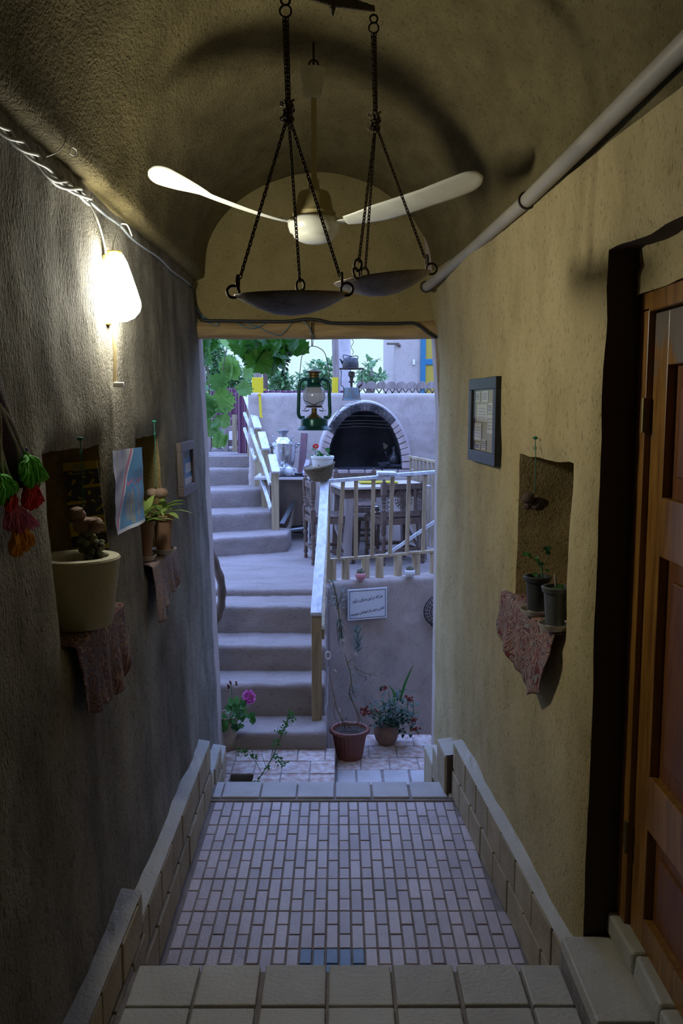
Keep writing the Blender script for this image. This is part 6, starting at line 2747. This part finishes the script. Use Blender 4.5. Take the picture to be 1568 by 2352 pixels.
vg = vine('grapevine', 'dark green grape leaves hanging from above in the middle of the doorway',
     [([(657, 490), (655, 640), (652, 720), (650, 765), (615, 772), (560, 768)], .008), ([(640, 768), (655, 790), (640, 830)], .003)],
     [(566, 792, 12, 8, 6, .19), (600, 800, 14, 12, 8, .20), (640, 792, 18, 9, 10, .20), (628, 822, 7, 12, 5, .17), (577, 810, 7, 9, 3, .17), (668, 788, 9, 7, 4, .12), (607, 825, 8, 8, 3, .16)], M['leaf_vine_d'], 4, 5.9)
tendril(vg, [(668, 776), (672, 795), (663, 815), (656, 840), (652, 868)], 5.9, 3)
vine('grapevine', 'tangle of large light green grape leaves trailing down the left side of the doorway',
     [([(544, 545), (540, 690), (533, 770), (520, 800), (512, 850), (508, 880)], .004), ([(597, 838), (560, 872), (530, 895), (500, 905)], .0035), ([(464, 545), (466, 690), (470, 780), (478, 860), (482, 950), (486, 1030)], .006)],
     [(528, 848, 5, 5, 2, .17), (538, 858, 4, 4, 1, .16), (552, 892, 8, 6, 3, .16), (505, 882, 9, 8, 3, .13), (570, 862, 4, 4, 1, .11), (498, 915, 8, 7, 3, .14), (520, 925, 6, 6, 3, .16), (480, 950, 8, 10, 5, .14),
      (500, 965, 7, 8, 3, .13), (482, 990, 8, 10, 4, .13), (504, 1012, 7, 7, 3, .13), (470, 925, 5, 8, 2, .13), (522, 795, 5, 5, 2, .12), (514, 1000, 4, 4, 1, .11), (475, 890, 5, 6, 2, .12)], M['leaf_vine'], 9, 7.0)
vine('grapevine', 'dark clump of grape leaves in the top left corner of the doorway',
     [([(453, 505), (455, 650), (458, 765), (480, 775), (500, 770)], .006)],
     [(464, 790, 7, 7, 6, .16), (486, 783, 8, 5, 5, .13), (465, 812, 5, 7, 3, .14), (472, 828, 3, 4, 1, .12)], M['leaf_vine_d'], 14, 6.2)


# ---- trees beyond the terrace
def tree(label, trunk, blobs, Y, L, w, seed, dens=1.0, mat='leaf_tree'):
    random.seed(seed)
    base = at(trunk[0], trunk[1], Y=Y)
    t = thing('tree', (base.x, Y, 1.46), label, 'tree')
    b = MB()
    b.tube(curve([(base.x, Y, 1.40), (base.x + .05, Y, 1.9), (base.x, Y, at(trunk[0], trunk[2], Y=Y).z)], 4), .03, 7)
    for (cu, cv, ru, rv, n_) in blobs:
        b.tube(curve([(base.x, Y, 1.9), at((cu + trunk[0]) / 2, cv + rv, Y=Y), at(cu, cv - rv * .6, Y=Y)], 4), [.014] * 4 + [.008] * 4 + [.004], 5)
    b.build('trunk', M['trunk'], t, smooth=True)
    b = MB()
    for (cu, cv, ru, rv, n_) in blobs:
        for i in range(int(n_ * dens)):
            a, q = random.uniform(0, 2 * PI), random.random() ** .6
            u, v = cu + ru * q * math.cos(a), cv + rv * q * math.sin(a)
            d = Vector((random.uniform(-1, 1), random.uniform(-1, .6), random.uniform(-.5, 1)))
            b.leaf(at(u, v, Y=Y + random.uniform(-.4, .4)), d, (0, 0, 1), L * random.uniform(.7, 1.2), w, .1, .3)
    b.build('leaves', M[mat], t, smooth=False)


tree('dense leafy bush tree at the far left, rising behind the grapevine', (505, 905, 820),
     [(490, 810, 26, 22, 170), (520, 845, 28, 26, 240), (498, 870, 32, 34, 260), (545, 875, 26, 24, 200), (470, 850, 20, 40, 160), (565, 895, 20, 14, 90), (500, 790, 12, 12, 50), (515, 900, 50, 25, 200)], 14.0, .13, .06, 3)
tree('leafy tree between the two pale posts', (640, 905, 860),
     [(635, 868, 20, 16, 130), (655, 880, 18, 18, 130), (640, 893, 28, 12, 130), (618, 850, 8, 12, 30)], 13.5, .12, .055, 5)
tree('leafy tree behind the hanging lantern', (735, 905, 850),
     [(730, 845, 20, 16, 90), (745, 865, 22, 20, 130), (700, 870, 18, 16, 90), (760, 835, 8, 12, 30), (715, 890, 34, 14, 130), (752, 890, 16, 12, 60), (690, 895, 20, 8, 50)], 13.2, .12, .055, 6)
tree('slender sapling between the kettle and the house', (850, 880, 840),
     [(852, 832, 12, 10, 26), (845, 855, 10, 12, 26), (868, 868, 18, 9, 36), (835, 868, 16, 9, 36), (826, 858, 8, 8, 16), (880, 862, 10, 5, 12), (850, 875, 28, 6, 40)], 12.6, .12, .05, 7, 1.1)

# ---- repeats share a group
GROUPS = {'dining_chair': 'carved chairs around the terrace table', 'saucer': 'saucers under the niche pots', 'sill_cloth': 'cloths over the niche sills',
          'husk_hanging': 'dried husks hanging in the niches', 'grapevine': 'grapevines over the doorway', 'tree': 'trees beyond the terrace',
          'pergola_post': 'posts of the pergola', 'cactus_bowl': 'cactus bowls on the terrace edge', 'picket_fence': 'wooden fences of the terrace',
          'stair_handrail': 'handrails of the stairs', 'picture_frame': 'framed pictures in the passage'}
for o in C.objects:
    k = o.name.split('.')[0]
    if o.parent is None and k in GROUPS and 'label' in o:
        o['group'] = GROUPS[k]
